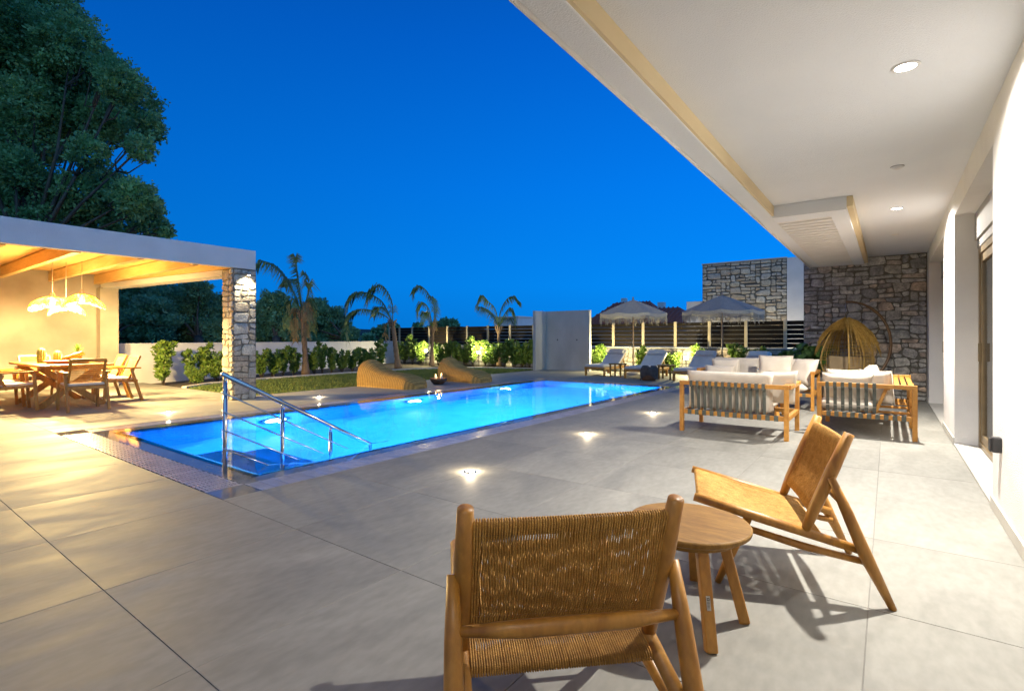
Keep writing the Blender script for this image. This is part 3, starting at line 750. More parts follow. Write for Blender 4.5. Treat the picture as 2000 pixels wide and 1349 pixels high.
for x in (-0.42, 0.42): MB().lathe([(0.0, 0.002), (0.028, 0.002), (0.03, -0.004)], 12).build('tie_hole', M['black'], cs).matrix_local = Matrix.Translation((x, -0.0015, 1.15)) @ Matrix.Rotation(R(90), 4, 'X')

# ================================================================== NEIGHBOURING HOUSES
nb = thing('neighbour_house', 'neighbouring house with a big rubble stone facade beside a white wall', 'house', (-5, 24, 0))
MB().box(-1.84, 1.60, 0, 5, 0, 4.55).build('stone_facade', M['mortar'], nb)
MB().box(1.602, 2.35, -0.05, 5, 0, 4.56).build('white_wall', M['plaster'], nb)
MB().box(-2.75, -1.842, 0.6, 5, 0, 2.95).build('low_wing', M['plaster'], nb)
MB().box(-1.86, 1.60, -0.06, 5.02, 4.552, 4.60).build('parapet_cap', M['concrete'], nb)
masonry(nb, (-1.84, 0, 1.6), (1, 0, 0), (0, 0, 1), 3.44, 2.95, 0.165, M['stone_pale'], 41, depth=0.05, gap=0.035)
def roof_house(label, c, w, d, zw, zr):
    t = thing('tiled_house', label, 'house', c, 0, 'far red roofed houses')
    MB().box(-w / 2, w / 2, -d / 2, d / 2, 0, zw).build('wall', M['plaster'], t)
    o = 0.4
    v_ = [V(-w / 2 - o, -d / 2 - o, zw), V(w / 2 + o, -d / 2 - o, zw), V(w / 2 + o, d / 2 + o, zw), V(-w / 2 - o, d / 2 + o, zw), V(-w / 4, 0, zr), V(w / 4, 0, zr)]
    r_ = MB().add(v_, [(0, 1, 5, 4), (1, 2, 5), (2, 3, 4, 5), (3, 0, 4), (0, 3, 2, 1)]).build('roof', M['roof_tile'], t)
    tl = MB()
    for k in range(int(w / 0.35)):
        x = -w / 2 + k * 0.35; y0 = -d / 2 - o
        s = 1 - max(0, abs(x) - w / 4) / (w / 4 + o)
        tl.tube([V(x, y0, zw + .03), V(x, y0 + (0 - y0) * s, zw + .03 + (zr - zw) * s)], 0.07, 5)
    tl.build('ridge_tiles', M['roof_tile'], r_, True)
    MB().box(-w / 5, -w / 5 + .5, .6, 1.1, zw, zr + .5).build('chimney', M['plaster'], r_)
roof_house('far low house with a red tiled roof behind the left fringed parasol', at_depth(1235, 661, 52).xy.to_3d(), 7.5, 6, 2.5, 4.9)
roof_house('far smaller red roofed house seen right behind the parasol fringe', at_depth(1300, 661, 40).xy.to_3d(), 4.4, 5, 2.3, 3.6)
t = thing('added_pale_wall', 'pale wall added behind the right fence to lighten its gaps', 'wall', (-10.5, 24.4, 0))  # unseen wall, added so the fence gaps read as lit
MB().box(-3.6, 2.7, 0, .2, -.1, 1.5).build('wall_body', M['plaster'], t)
MB().box(-3.62, 2.72, -.02, .22, 1.501, 1.53).build('coping', M['plaster'], t)
t = thing('white_annex', 'small flat white building glimpsed over the fence beside the concrete screen', 'building', at_depth(1026, 661, 30).xy.to_3d())
MB().box(-0.75, 0.9, -2, 2, 0, 2.36).build('wall', M['plaster'], t)
MB().box(-0.8, 0.95, -2.05, 2.05, 2.361, 2.43).build('roof_edge', M['plaster'], t, bevel=0.01)
# ================================================================== FURNITURE
# ---- low woven lounge chairs.  local frame: x across, y = distance behind the front rail, z up
def lounge_chair(label, front, back_dir):
    b = Vector((back_dir[0], back_dir[1], 0)).normalized()
    rz = math.atan2(b.y, b.x) - R(90)
    t = thing('lounge_chair', label, 'lounge chair', (front[0], front[1], 0), rz, 'low woven lounge chairs')
    H = 0.285
    seat = lambda s: 0.405 - 0.245 * s
    for sx in (-1, 1):
        x = sx * H
        MB().tube([V(x, -0.03, seat(-0.03)), V(x, 0.25, seat(.25)), V(x, 0.70, seat(.70))], [0.021, 0.024, 0.020], 12).build('seat_rail', M['teak'], t, True)
        MB().tube([V(x, 0.455, 0.285), V(x, 0.50, 0.41), V(x, 0.575, 0.60), V(x, 0.64, 0.765)], [0.018, 0.026, 0.028, 0.022], 14).build('back_post', M['teak'], t, True)
        xo = sx * (H + 0.030)
        MB().tube([V(xo, 0.560, 0.565), V(xo, 0.62, 0.42), V(xo, 0.70, 0.215), V(xo, 0.80, 0.0)], [0.016, 0.024, 0.028, 0.015], 14).build('rear_leg', M['teak'], t, True)
        MB().tube([V(x * .93, 0.22, seat(.22) - .02), V(x * .95, 0.15, 0.17), V(x * .98, 0.08, 0.0)], [0.020, 0.023, 0.015], 12).build('front_leg', M['teak'], t, True)
        MB().tube([V(x * .96, 0.19, 0.285), V(x * .98, 0.45, 0.225), V(x, 0.71, 0.185)], [0.015, 0.018, 0.015], 10).build('side_stretcher', M['teak'], t, True)
    MB().bar((-H, 0.02, seat(.02)), (H, 0.02, seat(.02)), 0.062, 0.02, up=(0, .24, .97)).build('front_bar', M['teak'], t, bevel=.006)
    MB().bar((-H, 0.497, seat(.497)), (H, 0.497, seat(.497)), 0.066, 0.02, up=(0, .24, .97)).build('seat_bar', M['teak'], t, bevel=.006)
    yb = lambda z: 0.455 + (z - 0.285) * 0.386
    zt, zb = 0.705, 0.395
    for z in (zt, zb):
        MB().grid(lambda u, v, z=z: (lambda q: V(q * H, yb(z) + .012 * (1 - q * q), z) + V(0, .36, .933) * .024 * math.cos(2 * math.pi * v) + V(0, .933, -.36) * .009 * math.sin(2 * math.pi * v))(u * 2 - 1), 10, 12).build('back_bar', M['teak'], t, True)
    MB().tube([V(-H - .02, 0.615, 0.44), V(-.15, .625, .44), V(.15, .625, .44), V(H + .02, 0.615, 0.44)], [0.013, 0.023, 0.023, 0.013], 12).build('rear_crossbar', M['teak'], t, True)
    MB().tube([V(-H * .95, 0.135, 0.14), V(H * .95, 0.135, 0.14)], 0.012, 10).build('front_crossbar', M['teak'], t, True)
    rg = random.Random(5)
    # cords: each runs over one bar, along the panel and round the other, on both faces
    SK = {6: .5, 7: 1, 8: .5, 15: -.5, 16: -1, 17: -.5}
    def panel(n, path, r):
        mb = MB()
        for k in range(n):
            x = -H + 0.024 + (2 * H - 0.048) * k / (n - 1); sh = rg.uniform(-.0007, .0007); skew = 0.0107 + 0.0012 * math.sin(k * 0.4)
            P_ = path(x / H); m_ = len(P_)
            mb.tube([V(x + sh + (skew * SK.get(j, 0) if abs(x) < H * .86 else 0), py, pz) for j, (py, pz) in enumerate(P_)], r, 5, False)
        return mb
    def back_path(q):
        dn = V(0, 0.933, -0.360); e = V(0, .36, .933)     # normal of the back (points behind) and its up direction
        sag = 0.026 * (1 - q * q)
        c1, c2 = V(0, yb(zt) + .012 * (1 - q * q), zt), V(0, yb(zb) + .012 * (1 - q * q), zb); w_, h_ = .0135, .026
        P = [c1 - e * h_ + dn * w_, c1 + e * (h_ - .006) + dn * w_, c1 + e * (h_ + .002) + dn * w_ * .4, c1 + e * (h_ + .002) - dn * w_ * .4, c1 + e * (h_ - .006) - dn * w_, c1 - e * h_ - dn * w_]
        F = [V(0, yb(z), z) - dn * 0.012 + V(0, sag * s_ + .012 * (1 - q * q), 0) for z, s_ in ((0.62, .6), (0.54, 1.), (0.46, .6))]
        bot = [c2 + e * h_ - dn * w_, c2 - e * (h_ - .006) - dn * w_, c2 - e * (h_ + .002) - dn * w_ * .4, c2 - e * (h_ + .002) + dn * w_ * .4, c2 - e * (h_ - .006) + dn * w_, c2 + e * h_ + dn * w_]
        Bk = [V(0, yb(z), z) + dn * 0.012 + V(0, sag * s_ * .6 + .012 * (1 - q * q), 0) for z, s_ in ((0.46, .6), (0.54, 1.), (0.62, .6))]
        return [(p.y, p.z) for p in P + F + bot + Bk + [P[0]]]
    stuff(panel(74, back_path, 0.0027).build('woven_back', M['cord'], t, True))
    def seat_path(q):
        sag = 0.022 * (1 - q * q); o = []; f = lambda s_, dz: (s_, seat(s_) + dz)
        o += [f(.055, -.013), f(-.005, -.013), f(-.017, -.006), f(-.017, .006), f(-.005, .013), f(.055, .013)]
        o += [(s_, seat(s_) + .013 - sag * g_) for s_, g_ in ((.16, .7), (.27, 1.), (.38, .7))]
        o += [f(.46, .013), f(.525, .013), f(.537, .006), f(.537, -.006), f(.525, -.013), f(.46, -.013)]
        o += [(s_, seat(s_) - .013 - sag * g_) for s_, g_ in ((.38, .7), (.27, 1.), (.16, .7))]
        return o + [o[0]]
    stuff(panel(74, seat_path, 0.0027).build('woven_seat', M['cord'], t, True))
    # cross wraps that hold the cords together
    return t
lounge_chair('woven wooden lounge chair with its back to the viewer, nearest of all', (-1.117, 1.638), (0.703, -0.711))
lounge_chair('woven wooden lounge chair seen from the side beyond the round table', (-0.8405, 2.88), (0.952, 0.307))

# ---- round side table
t = thing('side_table', 'round brown wooden side table between the two woven lounge chairs', 'side table', (-0.705, 2.262, 0))
tp = MB().lathe([(0.0, 0.372), (0.238, 0.372), (0.254, 0.382), (0.257, 0.398), (0.251, 0.404), (0.0, 0.404)], 56).build('tabletop', M['dark_teak'], t, False, 0.002)
MB().lathe([(0.0, 0.345), (0.20, 0.345), (0.21, 0.3715), (0.0, 0.3715)], 40).build('apron', M['dark_teak'], t)
for (x, y) in ((-0.546, 2.03), (-0.49, 2.33), (-0.78, 2.60), (-0.90, 2.22)):
    f_ = V(x + .705, y - 2.262, 0); h_ = V(f_.x * .6, f_.y * .6, 0.36)
    lg = MB().bar(f_, h_, 0.044, 0.044, up=(f_.x, f_.y, 0)).build('leg', M['teak'], t, bevel=0.006)
    if x == -0.546:
        nrm = (V(-x, -y, 0)).normalized(); a = f_.lerp(h_, .46); c_ = a + V(0.25, -0.97, 0.0).normalized() * 0.0
        dirv = (h_ - f_).normalized(); side = dirv.cross(V(f_.x, f_.y, 0)).normalized(); fr_ = side.cross(dirv).normalized()
        best = max((side, -side, fr_, -fr_), key=lambda q: q.dot(V(.546, -2.03, 0.6)))
        oth = dirv.cross(best).normalized()
        p_ = a + best * 0.0235
        MB().add([p_ + oth * sx * .008 + dirv * sy * .026 for sx, sy in ((-1, -1), (1, -1), (1, 1), (-1, 1))], [(0, 1, 2, 3), (3, 2, 1, 0)]).build('sticker', M['sticker'], lg)
        mk = MB(); p2 = p_ + best * 0.0008
        for (u0, u1, v0, v1) in ((-.005, .005, .017, .019), (-.005, .005, .010, .012), (-.005, -.003, .010, .019), (.003, .005, .012, .017)) + tuple((-.005 + .0035 * (k % 3), -.003 + .0035 * (k % 3), .004 - .005 * (k // 3), .0065 - .005 * (k // 3)) for k in range(15)):
            mk.add([p2 + oth * u0 + dirv * v0, p2 + oth * u1 + dirv * v0, p2 + oth * u1 + dirv * v1, p2 + oth * u0 + dirv * v1], [(0, 1, 2, 3), (3, 2, 1, 0)])
        mk.build('sticker_print', M['ink'], lg)

# ---- strapped sofas
def strap_panel(t, p0, p1, ztop, zbot, n, off):
    """vertical webbing straps between the rail at ztop and the seat rail at zbot"""
    p0, p1 = Vector(p0), Vector(p1)
    d = (p1 - p0).normalized(); L = (p1 - p0).length
    for k in range(n):
        c = p0 + d * (L * (k + .7) / (n + .4))
        a = c + V(0, 0, ztop); b = c + Vector(off) + V(0, 0, zbot)
        nrm = d.cross(V(0, 0, 1))
        mb = MB()
        pts = [a + nrm * .028 + V(0, 0, -.045), a + nrm * .028 + V(0, 0, .03), a - nrm * .028 + V(0, 0, .03), a - nrm * .028 + V(0, 0, -.045), b]
        for q0, q1 in zip(pts[:-1], pts[1:]): mb.bar(q0, q1, 0.037, 0.004, up=nrm if abs((q1 - q0).z) > .01 else (0, 0, 1))
        mb.build('strap', M['webbing'], t)
def leg(t, x, y, z1, s=.05): MB().box(x - s / 2, x + s / 2, y - s / 2, y + s / 2, 0, z1).build('leg', M['oak'], t, bevel=0.004)
def rail(t, a, b, w=.05, h=.05, name='rail'): return MB().bar(a, b, w, h).build(name, M['oak'], t, bevel=0.004)
def seat_wraps(t, a, b, n, z):
    a, b = Vector(a), Vector(b)
    for k in range(n):
        c = a.lerp(b, (k + .5) / n); d = (b - a).normalized()
        MB().bar(c - d * .023 + V(0, 0, z), c + d * .023 + V(0, 0, z), .058, .062).build('webbing_wrap', M['webbing'], t)
def cush(t, name, c, rx, ry, rz, sx, sy, sz, seed=0, pinch=.05, mat=None):
    m = Matrix.Translation(c) @ Matrix.Rotation(R(rz), 4, 'Z') @ Matrix.Rotation(R(ry), 4, 'Y') @ Matrix.Rotation(R(rx), 4, 'X')
    return MB().pillow(m, sx, sy, sz, 18, .20, pinch, seed, 7).build(name, mat or M['cushion'], t, True, weld=True)
def pillow(label, c, rx, ry, rz, sx, sy, sz, seed=0):
    o = thing('cushion', label, 'cushion', c, 0, 'loose scatter cushions on the sofas')
    m = Matrix.Rotation(R(rz), 4, 'Z') @ Matrix.Rotation(R(ry), 4, 'Y') @ Matrix.Rotation(R(rx), 4, 'X')
    MB().pillow(m, sx, sy, sz, 14, .42, .09, seed).build('cover', M['cushion'], o, True, weld=True)
    pm = MB(); pts = [m @ V(a * sx / 2 * .985, b * sy / 2 * .985, 0) for a, b in ((-1, -1), (0, -.93), (1, -1), (.93, 0), (1, 1), (0, .93), (-1, 1), (-.93, 0), (-1, -1))]
    pm.tube(pts, .005, 5).build('piping', M['cushion'], o, True)
    return o
SZ, TZ = 0.285, 0.60
# sofa with its back to the camera
s1 = thing('sofa', 'small wooden sofa with grey straps on its back, turned away towards the garden', 'sofa', (-1.57, 7.16, 0), 0, 'strapped teak sofas round the low table')
x0, x1, y0, y1 = -0.61, 0.61, -0.43, 0.43
leg(s1, x0, y0, TZ); leg(s1, x1, y0, TZ); leg(s1, x0, y1, SZ); leg(s1, x1, y1, TZ)
rail(s1, (x0 - .025, y0, TZ + .025), (x1 + .025, y0, TZ + .025), .056); rail(s1, (x1, y0 + .029, TZ + .025), (x1, y1 + .025, TZ + .025), .09)
for a, b in (((x0 + .026, y0), (x1 - .026, y0)), ((x0 + .026, y1), (x1 - .026, y1)), ((x0, y0 + .026), (x0, y1 - .026)), ((x1, y0 + .026), (x1, y1 - .026))): rail(s1, (*a, SZ - .03), (*b, SZ - .03), .045, .055, 'seat_rail')
for x in (-.3, 0, .3): rail(s1, (x, y0 + .03, SZ - .03), (x, y1 - .03, SZ - .03), .04, .03, 'seat_slat')
strap_panel(s1, (x0 + .07, y0, 0), (x1 - .19, y0, 0), TZ + .025, SZ, 12, (0, .05, 0))
seat_wraps(s1, (x0 + .06, y0, 0), (x1 - .06, y0, 0), 12, SZ - .03)
cush(s1, 'seat_cushion', V(-.07, .05, SZ + .08), 0, 0, 0, .98, .76, .16, 1, .02)
cush(s1, 'back_cushion', V(-.07, -.25, SZ + .25), 98, 0, 0, 1.04, .50, .20, 2, .03)
pillow('plump cream cushion at the right end of the sofa with its back turned', (-1.11, 7.03, .60), 104, 0, 28, .46, .44, .17, 3)
# sofa on the right with the slatted shelf, its strapped arm towards the camera
s2 = thing('sofa', 'long wooden sofa with a slatted shelf behind it, nearest the villa wall', 'sofa', (-0.23, 8.7, 0), 0, 'strapped teak sofas round the low table')
x0, x1, y0, y1 = -0.48, 0.48, -1.1, 1.1
for x, y, z in ((x0, y0, TZ), (x1, y0, TZ), (x0, y1, TZ), (x1, y1, TZ), (x0, 0, SZ - .06), (x1, 0, TZ)): leg(s2, x, y, z)
rail(s2, (x0 - .025, y0, TZ + .025), (x1 + .025, y0, TZ + .025), .056); rail(s2, (x0 - .025, y1, TZ + .025), (x1 + .025, y1, TZ + .025), .056)
for a, b in (((x0 + .026, y0), (x1 - .026, y0)), ((x0 + .026, y1), (x1 - .026, y1)), ((x0, y0 + .026), (x0, y1 - .026)), ((x1, y0 + .026), (x1, y1 - .026))): rail(s2, (*a, SZ - .03), (*b, SZ - .03), .045, .055, 'seat_rail')
for y in (-.55, 0.1, .6): rail(s2, (x0 + .03, y, SZ - .03), (x1 - .03, y, SZ - .03), .04, .03, 'seat_slat')
for k in range(4): rail(s2, (.245 + k * .068, y0 + .03, TZ + .033), (.245 + k * .068, y1 - .03, TZ + .033), .05, .024, 'shelf_slat')
for y in (-1.0, 0.0, 1.0): rail(s2, (.10, y, SZ), (.215, y, TZ + .01), .055, .035, 'back_brace')
rail(s2, (.225, y0 + .03, TZ + .005), (.225, y1 - .03, TZ + .005), .045, .05, 'back_rail')
strap_panel(s2, (x0 + .03, y0, 0), (.15, y0, 0), TZ + .025, SZ, 7, (0, .05, 0))
seat_wraps(s2, (x0 + .06, y0, 0), (x1 - .06, y0, 0), 10, SZ - .03)
for k in range(5): MB().bar((.19 + k * .0, y0 + .5 + k * .3, TZ), (.10, y0 + .5 + k * .3, SZ), .05, .004, up=(1, 0, 0)).build('strap', M['webbing'], s2)
cush(s2, 'seat_cushion', V(-.19, -.02, SZ + .08), 0, 0, 0, .60, 2.1, .16, 4, .01)
cush(s2, 'back_cushion', V(.07, -.35, SZ + .30), 0, 70, 0, .44, .95, .18, 5, .03)
cush(s2, 'back_cushion', V(.07, .60, SZ + .30), 0, 70, 0, .44, .95, .18, 6, .03)
pillow('long cream cushion leaning on the strapped arm of the shelf sofa', (-0.42, 7.84, .55), 104, 0, -3, .56, .44, .16, 7)
pillow('cream cushion in the back corner of the shelf sofa, upright', (-0.12, 7.86, .60), 98, 0, -36, .42, .42, .17, 8)
pillow('pale cushion lying behind the others on the shelf sofa', (-0.42, 8.10, .60), 100, 0, 6, .52, .40, .15, 9)
# far sofa facing the camera
s3 = thing('sofa', 'far wooden sofa facing the viewer with large cream cushions', 'sofa', (-1.93, 10.2, 0), 0, 'strapped teak sofas round the low table')
x0, x1, y0, y1 = -0.92, 0.92, -0.43, 0.43
for x, y, z in ((x0, y0, TZ), (x1, y0, TZ), (x0, y1, TZ), (x1, y1, TZ)): leg(s3, x, y, z)
rail(s3, (x0, y0 - .025, TZ + .025), (x0, y1 + .025, TZ + .025), .07); rail(s3, (x1, y0 - .025, TZ + .025), (x1, y1 + .025, TZ + .025), .07); rail(s3, (x0 + .036, y1, TZ + .025), (x1 - .036, y1, TZ + .025), .05)
for a, b in (((x0 + .026, y0), (x1 - .026, y0)), ((x0 + .026, y1), (x1 - .026, y1)), ((x0, y0 + .026), (x0, y1 - .026)), ((x1, y0 + .026), (x1, y1 - .026))): rail(s3, (*a, SZ - .03), (*b, SZ - .03), .045, .055, 'seat_rail')
seat_wraps(s3, (x0 + .06, y0, 0), (x1 - .06, y0, 0), 14, SZ - .03)
cush(s3, 'seat_cushion', V(0, -.02, SZ + .08), 0, 0, 0, 1.72, .80, .16, 10, .01)
cush(s3, 'back_cushion', V(-.43, .28, SZ + .32), 74, 0, 0, .86, .48, .19, 11, .03)
cush(s3, 'back_cushion', V(.43, .28, SZ + .32), 74, 0, 0, .86, .48, .19, 12, .03)
pillow('large cream cushion in the middle of the far sofa', (-1.62, 10.12, .66), 74, 0, 4, .56, .50, .17, 13)
pillow('large cream cushion at the right end of the far sofa', (-1.18, 10.05, .63), 66, 0, -42, .50, .48, .18, 14)
pillow('small cream cushion at the left end of the far sofa', (-2.45, 10.10, .62), 70, 0, 14, .50, .42, .16, 15)
pillow('low cream cushion leaning before the small one on the far sofa', (-2.50, 9.86, .55), 58, 0, 6, .54, .36, .14, 16)
# round coffee table with bottle and glasses
t = thing('coffee_table', 'low round wooden coffee table between the sofas', 'coffee table', (-1.62, 8.75, 0))
MB().lathe([(0.0, .36), (.50, .36), (.515, .375), (.51, .395), (0.0, .395)], 48).build('tabletop', M['oak'], t, bevel=.002)
for k in range(4):
    a = R(45 + 90 * k); MB().bar((math.cos(a) * .42, math.sin(a) * .42, 0), (math.cos(a) * .34, math.sin(a) * .34, .36), .05, .05).build('leg', M['oak'], t, bevel=.004)
t = thing('bottle', 'tall glass bottle on the round coffee table', 'bottle', (-1.66, 8.80, .396))
MB().lathe([(0, 0), (.035, 0), (.037, .02), (.037, .20), (.014, .27), (.013, .33), (.015, .335), (0, .336)], 20).build('glass_body', M['glass'], t, True)
MB().lathe([(0, .006), (.031, .006), (.031, .12), (0, .12)], 16).build('drink', M['amber'], t, True)
for k, (x, y, l) in enumerate(((-1.50, 8.72, 'stemmed drinking glass right of the bottle on the coffee table'), (-1.80, 8.68, 'stemmed drinking glass left of the bottle on the coffee table'))):
    t = thing('drinking_glass', l, 'glass', (x, y, .396), 0, 'glasses on the coffee table')
    MB().lathe([(.03, 0), (.03, .004), (.004, .008), (.004, .08), (.03, .11), (.036, .15), (.032, .19)], 18).build('bowl', M['glass'], t, True)
    MB().lathe([(0, .112), (.026, .112), (.031, .14), (0, .14)], 14).build('drink', M['amber'], t, True)

# ---- hanging egg chair
eg = thing('hanging_chair', 'thatched rattan hanging egg chair on a curved stand by the stone wall', 'hanging chair', (-0.52, 11.65, 0))
arc = []
for k in range(19):
    a = R(-62 + k * 155 / 18); arc.append(V(-0.10 + 0.66 * math.cos(a) * 1.0, 0.28 * math.cos(a) * .9, 1.10 + 0.80 * math.sin(a)))
arc = [V(.22, .16, 0.03)] + arc
MB().tube(arc, [.028] * 4 + [.026] * 12 + [.02] * 4, 10).build('stand_arm', M['dark_frame'], eg, True)
bs = MB()
for k in range(25):
    pass
bs.tube([V(-.1 + .52 * math.cos(R(a)), .1 + .45 * math.sin(R(a)), .03) for a in range(-150, 151, 12)], .025, 8).build('stand_base', M['dark_frame'], eg, True)
top = arc[-1]
MB().tube([top, V(top.x, top.y, 1.62)], .009, 6).build('chain', M['steel'], eg, True)
tx, ty = top.x, top.y
# cane basket: open towards the lower left front
bk = MB()
def egg(a, z):
    r = 0.43 * math.sqrt(max(0, 1 - ((z - .80) / .50) ** 2)) if z < .8 else .43 * (1 - ((z - .8) / .95) ** 1.6)
    return V(tx + .02 + r * math.cos(a), ty + r * .9 * math.sin(a), z)
OPEN = lambda a: -3.0 < a < -1.45
for k in range(44):
    a = -math.pi + 2 * math.pi * k / 44
    zs = [.31, .34, .42, .52, .65, .8, .95, 1.1, 1.25, 1.4, 1.55]
    if OPEN(a): zs = [.31, .34, .42, .50]
    if k % 4 == 0 or not OPEN(a): bk.tube([egg(a, z) for z in zs], .0075 if k % 4 == 0 else .004, 5)
for z in [.33, .36, .40, .44, .48, .53, .58, .63, .68, .73, .78, .84, .9, .96, 1.02, 1.08, 1.14, 1.2, 1.28, 1.36, 1.44]:
    if z < .52: bk.tube([egg(a, z) for a in np.linspace(-math.pi, math.pi, 41)], .005, 5)
    else: bk.tube([egg(a, z) for a in np.linspace(-1.45, -3.0 + 2 * math.pi, 36)], .004, 5)
stuff(bk.build('basket', M['rattan'], eg, True))
for a in (-1.45, -3.0): MB().tube([egg(a, z) for z in (.50, .6, .7, .8, .95, 1.1, 1.25, 1.4, 1.55)], .014, 8).build('rim', M['rattan'], eg, True)
th = MB(); rg = random.Random(9)
for k in range(620):
    a = rg.uniform(-math.pi, math.pi); ln = rg.uniform(.45, 1.0)
    if -2.75 < a < -1.25: ln *= .45
    z0 = 1.60 - rg.uniform(0, .10); pts = []
    for q in (0, .33, .66, 1):
        s = q * ln; r = .04 + .50 * math.sin(s * 1.5); z = z0 - .68 * s ** 1.35
        pts.append(V(tx + .02 + r * math.cos(a + .05 * q), ty + r * .9 * math.sin(a + .05 * q), z + rg.uniform(-.01, .01)))
    th.tube(pts, [.006, .006, .005, .002], 3, False)
stuff(th.build('thatch_hood', M['thatch'], eg, True))
cush(eg, 'seat_cushion', V(tx, ty - .02, .45), 0, 0, 0, .62, .56, .16, 20, .02, M['tan_canvas'])
cush(eg, 'back_cushion', V(tx - .02, ty + .20, .66), 76, 0, 0, .60, .42, .15, 21, .04, M['tan_canvas'])

# ---- sun loungers
def lounger_proto(label, loc):
    t = thing('sun_lounger', label, 'sun lounger', loc, 0, 'sun loungers in front of the stone wall')
    for x in (-.33, .33):
        MB().box(x - .025, x + .025, 0, 1.95, .20, .28).build('side_rail', M['teak'], t, bevel=.005)
        for y in (.04, 1.70): MB().box(x - .03, x + .03, y, y + .06, 0, .199).build('leg', M['teak'], t, bevel=.004)
    for y in (0.0, 1.92): MB().box(-.304, .304, y, y + .03, .205, .275).build('cross_rail', M['teak'], t, bevel=.004)
    for k in range(9): MB().box(-.303, .303, .06 + k * .13, .15 + k * .13, .262, .279).build('slat', M['teak'], t, bevel=.002)
    m = Matrix.Translation((0, 1.18, .285)) @ Matrix.Rotation(R(35), 4, 'X')
    MB().box(-.31, .31, 0, .78, -.03, 0, m).build('backrest_frame', M['teak'], t, bevel=.004)
    for x in (-.25, .25): MB().bar((x, 1.62, .55), (x, 1.85, .24), .03, .03).build('prop', M['teak'], t, bevel=.003)
    MB().box(-.325, .325, .0, 1.17, .282, .365).build('mattress', M['mattress'], t, bevel=.028, seg=3)
    MB().box(-.325, .325, .02, .80, .002, .085, m).build('back_mattress', M['mattress'], t, bevel=.028, seg=3)
    MB().pillow(m @ Matrix.Translation((0, .66, .115)), .60, .24, .10, 12, .36, .03).build('head_cushion', M['mattress'], t, True, weld=True)
    return t
LP = lounger_proto('sun lounger nearest the concrete screen, grey mattress, raised back', (-7.62, 14.82, 0))
dup(LP, 'sun lounger with a dark towel basket beside it, between the two parasols', (-6.08, 14.42, 0), R(-1))
dup(LP, 'sun lounger right of the towel basket, partly behind the sofa', (-4.58, 14.35, 0), R(-3))
dup(LP, 'sun lounger farthest right, mostly hidden behind the far sofa cushions', (-3.05, 14.3, 0), R(-2))
def side_box(label, loc):
    t = thing('lounger_table', label, 'side table', loc, 0, 'small wooden tables between the loungers')
    MB().box(-.21, .21, -.21, .21, .385, .42).build('tabletop', M['dark_teak'], t, bevel=.004)
    for x in (-.17, .17):
        for y in (-.17, .17): MB().box(x - .022, x + .022, y - .022, y + .022, 0, .384).build('leg', M['dark_teak'], t, bevel=.003)
    return t
SB = side_box('small brown table between the first two loungers', (-6.86, 14.95, 0))
dup(SB, 'small brown table by the third lounger, near the towel basket', (-5.32, 15.0, 0))
t = thing('towel_basket', 'dark round basket with a charcoal towel hanging over it beside the lounger', 'basket', (-5.52, 14.12, 0))
MB().lathe([(0, .0), (.17, .0), (.20, .05), (.225, .30), (.215, .32), (.20, .30), (.18, .06), (0, .05)], 24, wob=lambda a, v: 1 + .02 * math.sin(a * 24)).build('basket', M['candle_bowl'], t, True)
def tow(u, v):
    a = u * 2 * math.pi; q = 1 + .07 * math.sin(a * 5) * v + .04 * math.sin(a * 9 + 1) * v
    r = (.06 + .19 * min(1, v * 2.2)) * q; z = .40 + .03 * math.sin(a * 3) - max(0, v - .35) * (.50 + .12 * math.sin(a * 2 + .7))
    return V(r * math.cos(a), r * math.sin(a), z)
MB().grid(tow, 40, 14, True).build('towel', M['dark_basket'], t, True)

# ---- fringed parasols
def parasol_proto(label, loc):
    t = thing('parasol', label, 'parasol', loc, 0, 'fringed parasols over the loungers')
    MB().lathe([(0, 0), (.24, 0), (.24, .06), (.05, .08), (.045, .30), (0, .30)], 28).build('base', M['concrete'], t, bevel=.006)
    MB().tube([V(0, 0, .25), V(0, 0, 2.46)], .022, 12).build('pole', M['pole'], t, True)
    MB().lathe([(0, 2.60), (.02, 2.59), (.03, 2.56), (.02, 2.53), (.035, 2.50), (.05, 2.485)], 14).build('finial', M['pole'], t, True)
    RR, ZR, ZT = 1.15, 2.03, 2.50
    def can(u, v):
        a = u * 2 * math.pi; seg = (u * 8) % 1; sag = math.sin(seg * math.pi)
        rr = RR * v * (1 - (1 - math.cos(math.pi / 8)) * sag * .8)
        return V(rr * math.cos(a), rr * math.sin(a), ZT - (ZT - ZR) * (v ** 1.12) - .045 * sag * v * v)
    MB().grid(can, 48, 8, True).build('canopy', M['linen'], t, True)
    MB().grid(lambda u, v: (lambda p: V(p.x * 1.003, p.y * 1.003, p.z - .10 * v))(can(u, 1.0)), 48, 2, True).build('valance', M['macrame'], t, True)
    fr_ = MB(); rg = random.Random(4)
    for k in range(300):
        p = can(k / 300, 1.0); L = rg.uniform(.20, .29) * (.75 + .25 * math.sin(k * 2 * math.pi / 300 * 24)); d = rg.uniform(-.008, .008)
        fr_.tube([p + V(0, 0, -.095), p + V(d, d, -.095 - L * .6), p + V(d * 1.6, d, -.095 - L)], [.0055, .005, .002], 3, False)
    stuff(fr_.build('fringe', M['macrame'], t))
    for k in range(8):
        a = 2 * math.pi * k / 8; MB().tube([V(0, 0, ZT - .05), V(RR * .97 * math.cos(a), RR * .97 * math.sin(a), ZR - .02)], .008, 5).build('rib', M['pole'], t, True)
    return t
PP = parasol_proto('fringed macrame parasol standing between the two left loungers', (-6.90, 16.25, 0))
dup(PP, 'fringed macrame parasol in front of the neighbour stone facade', (-4.04, 16.2, 0), R(13))

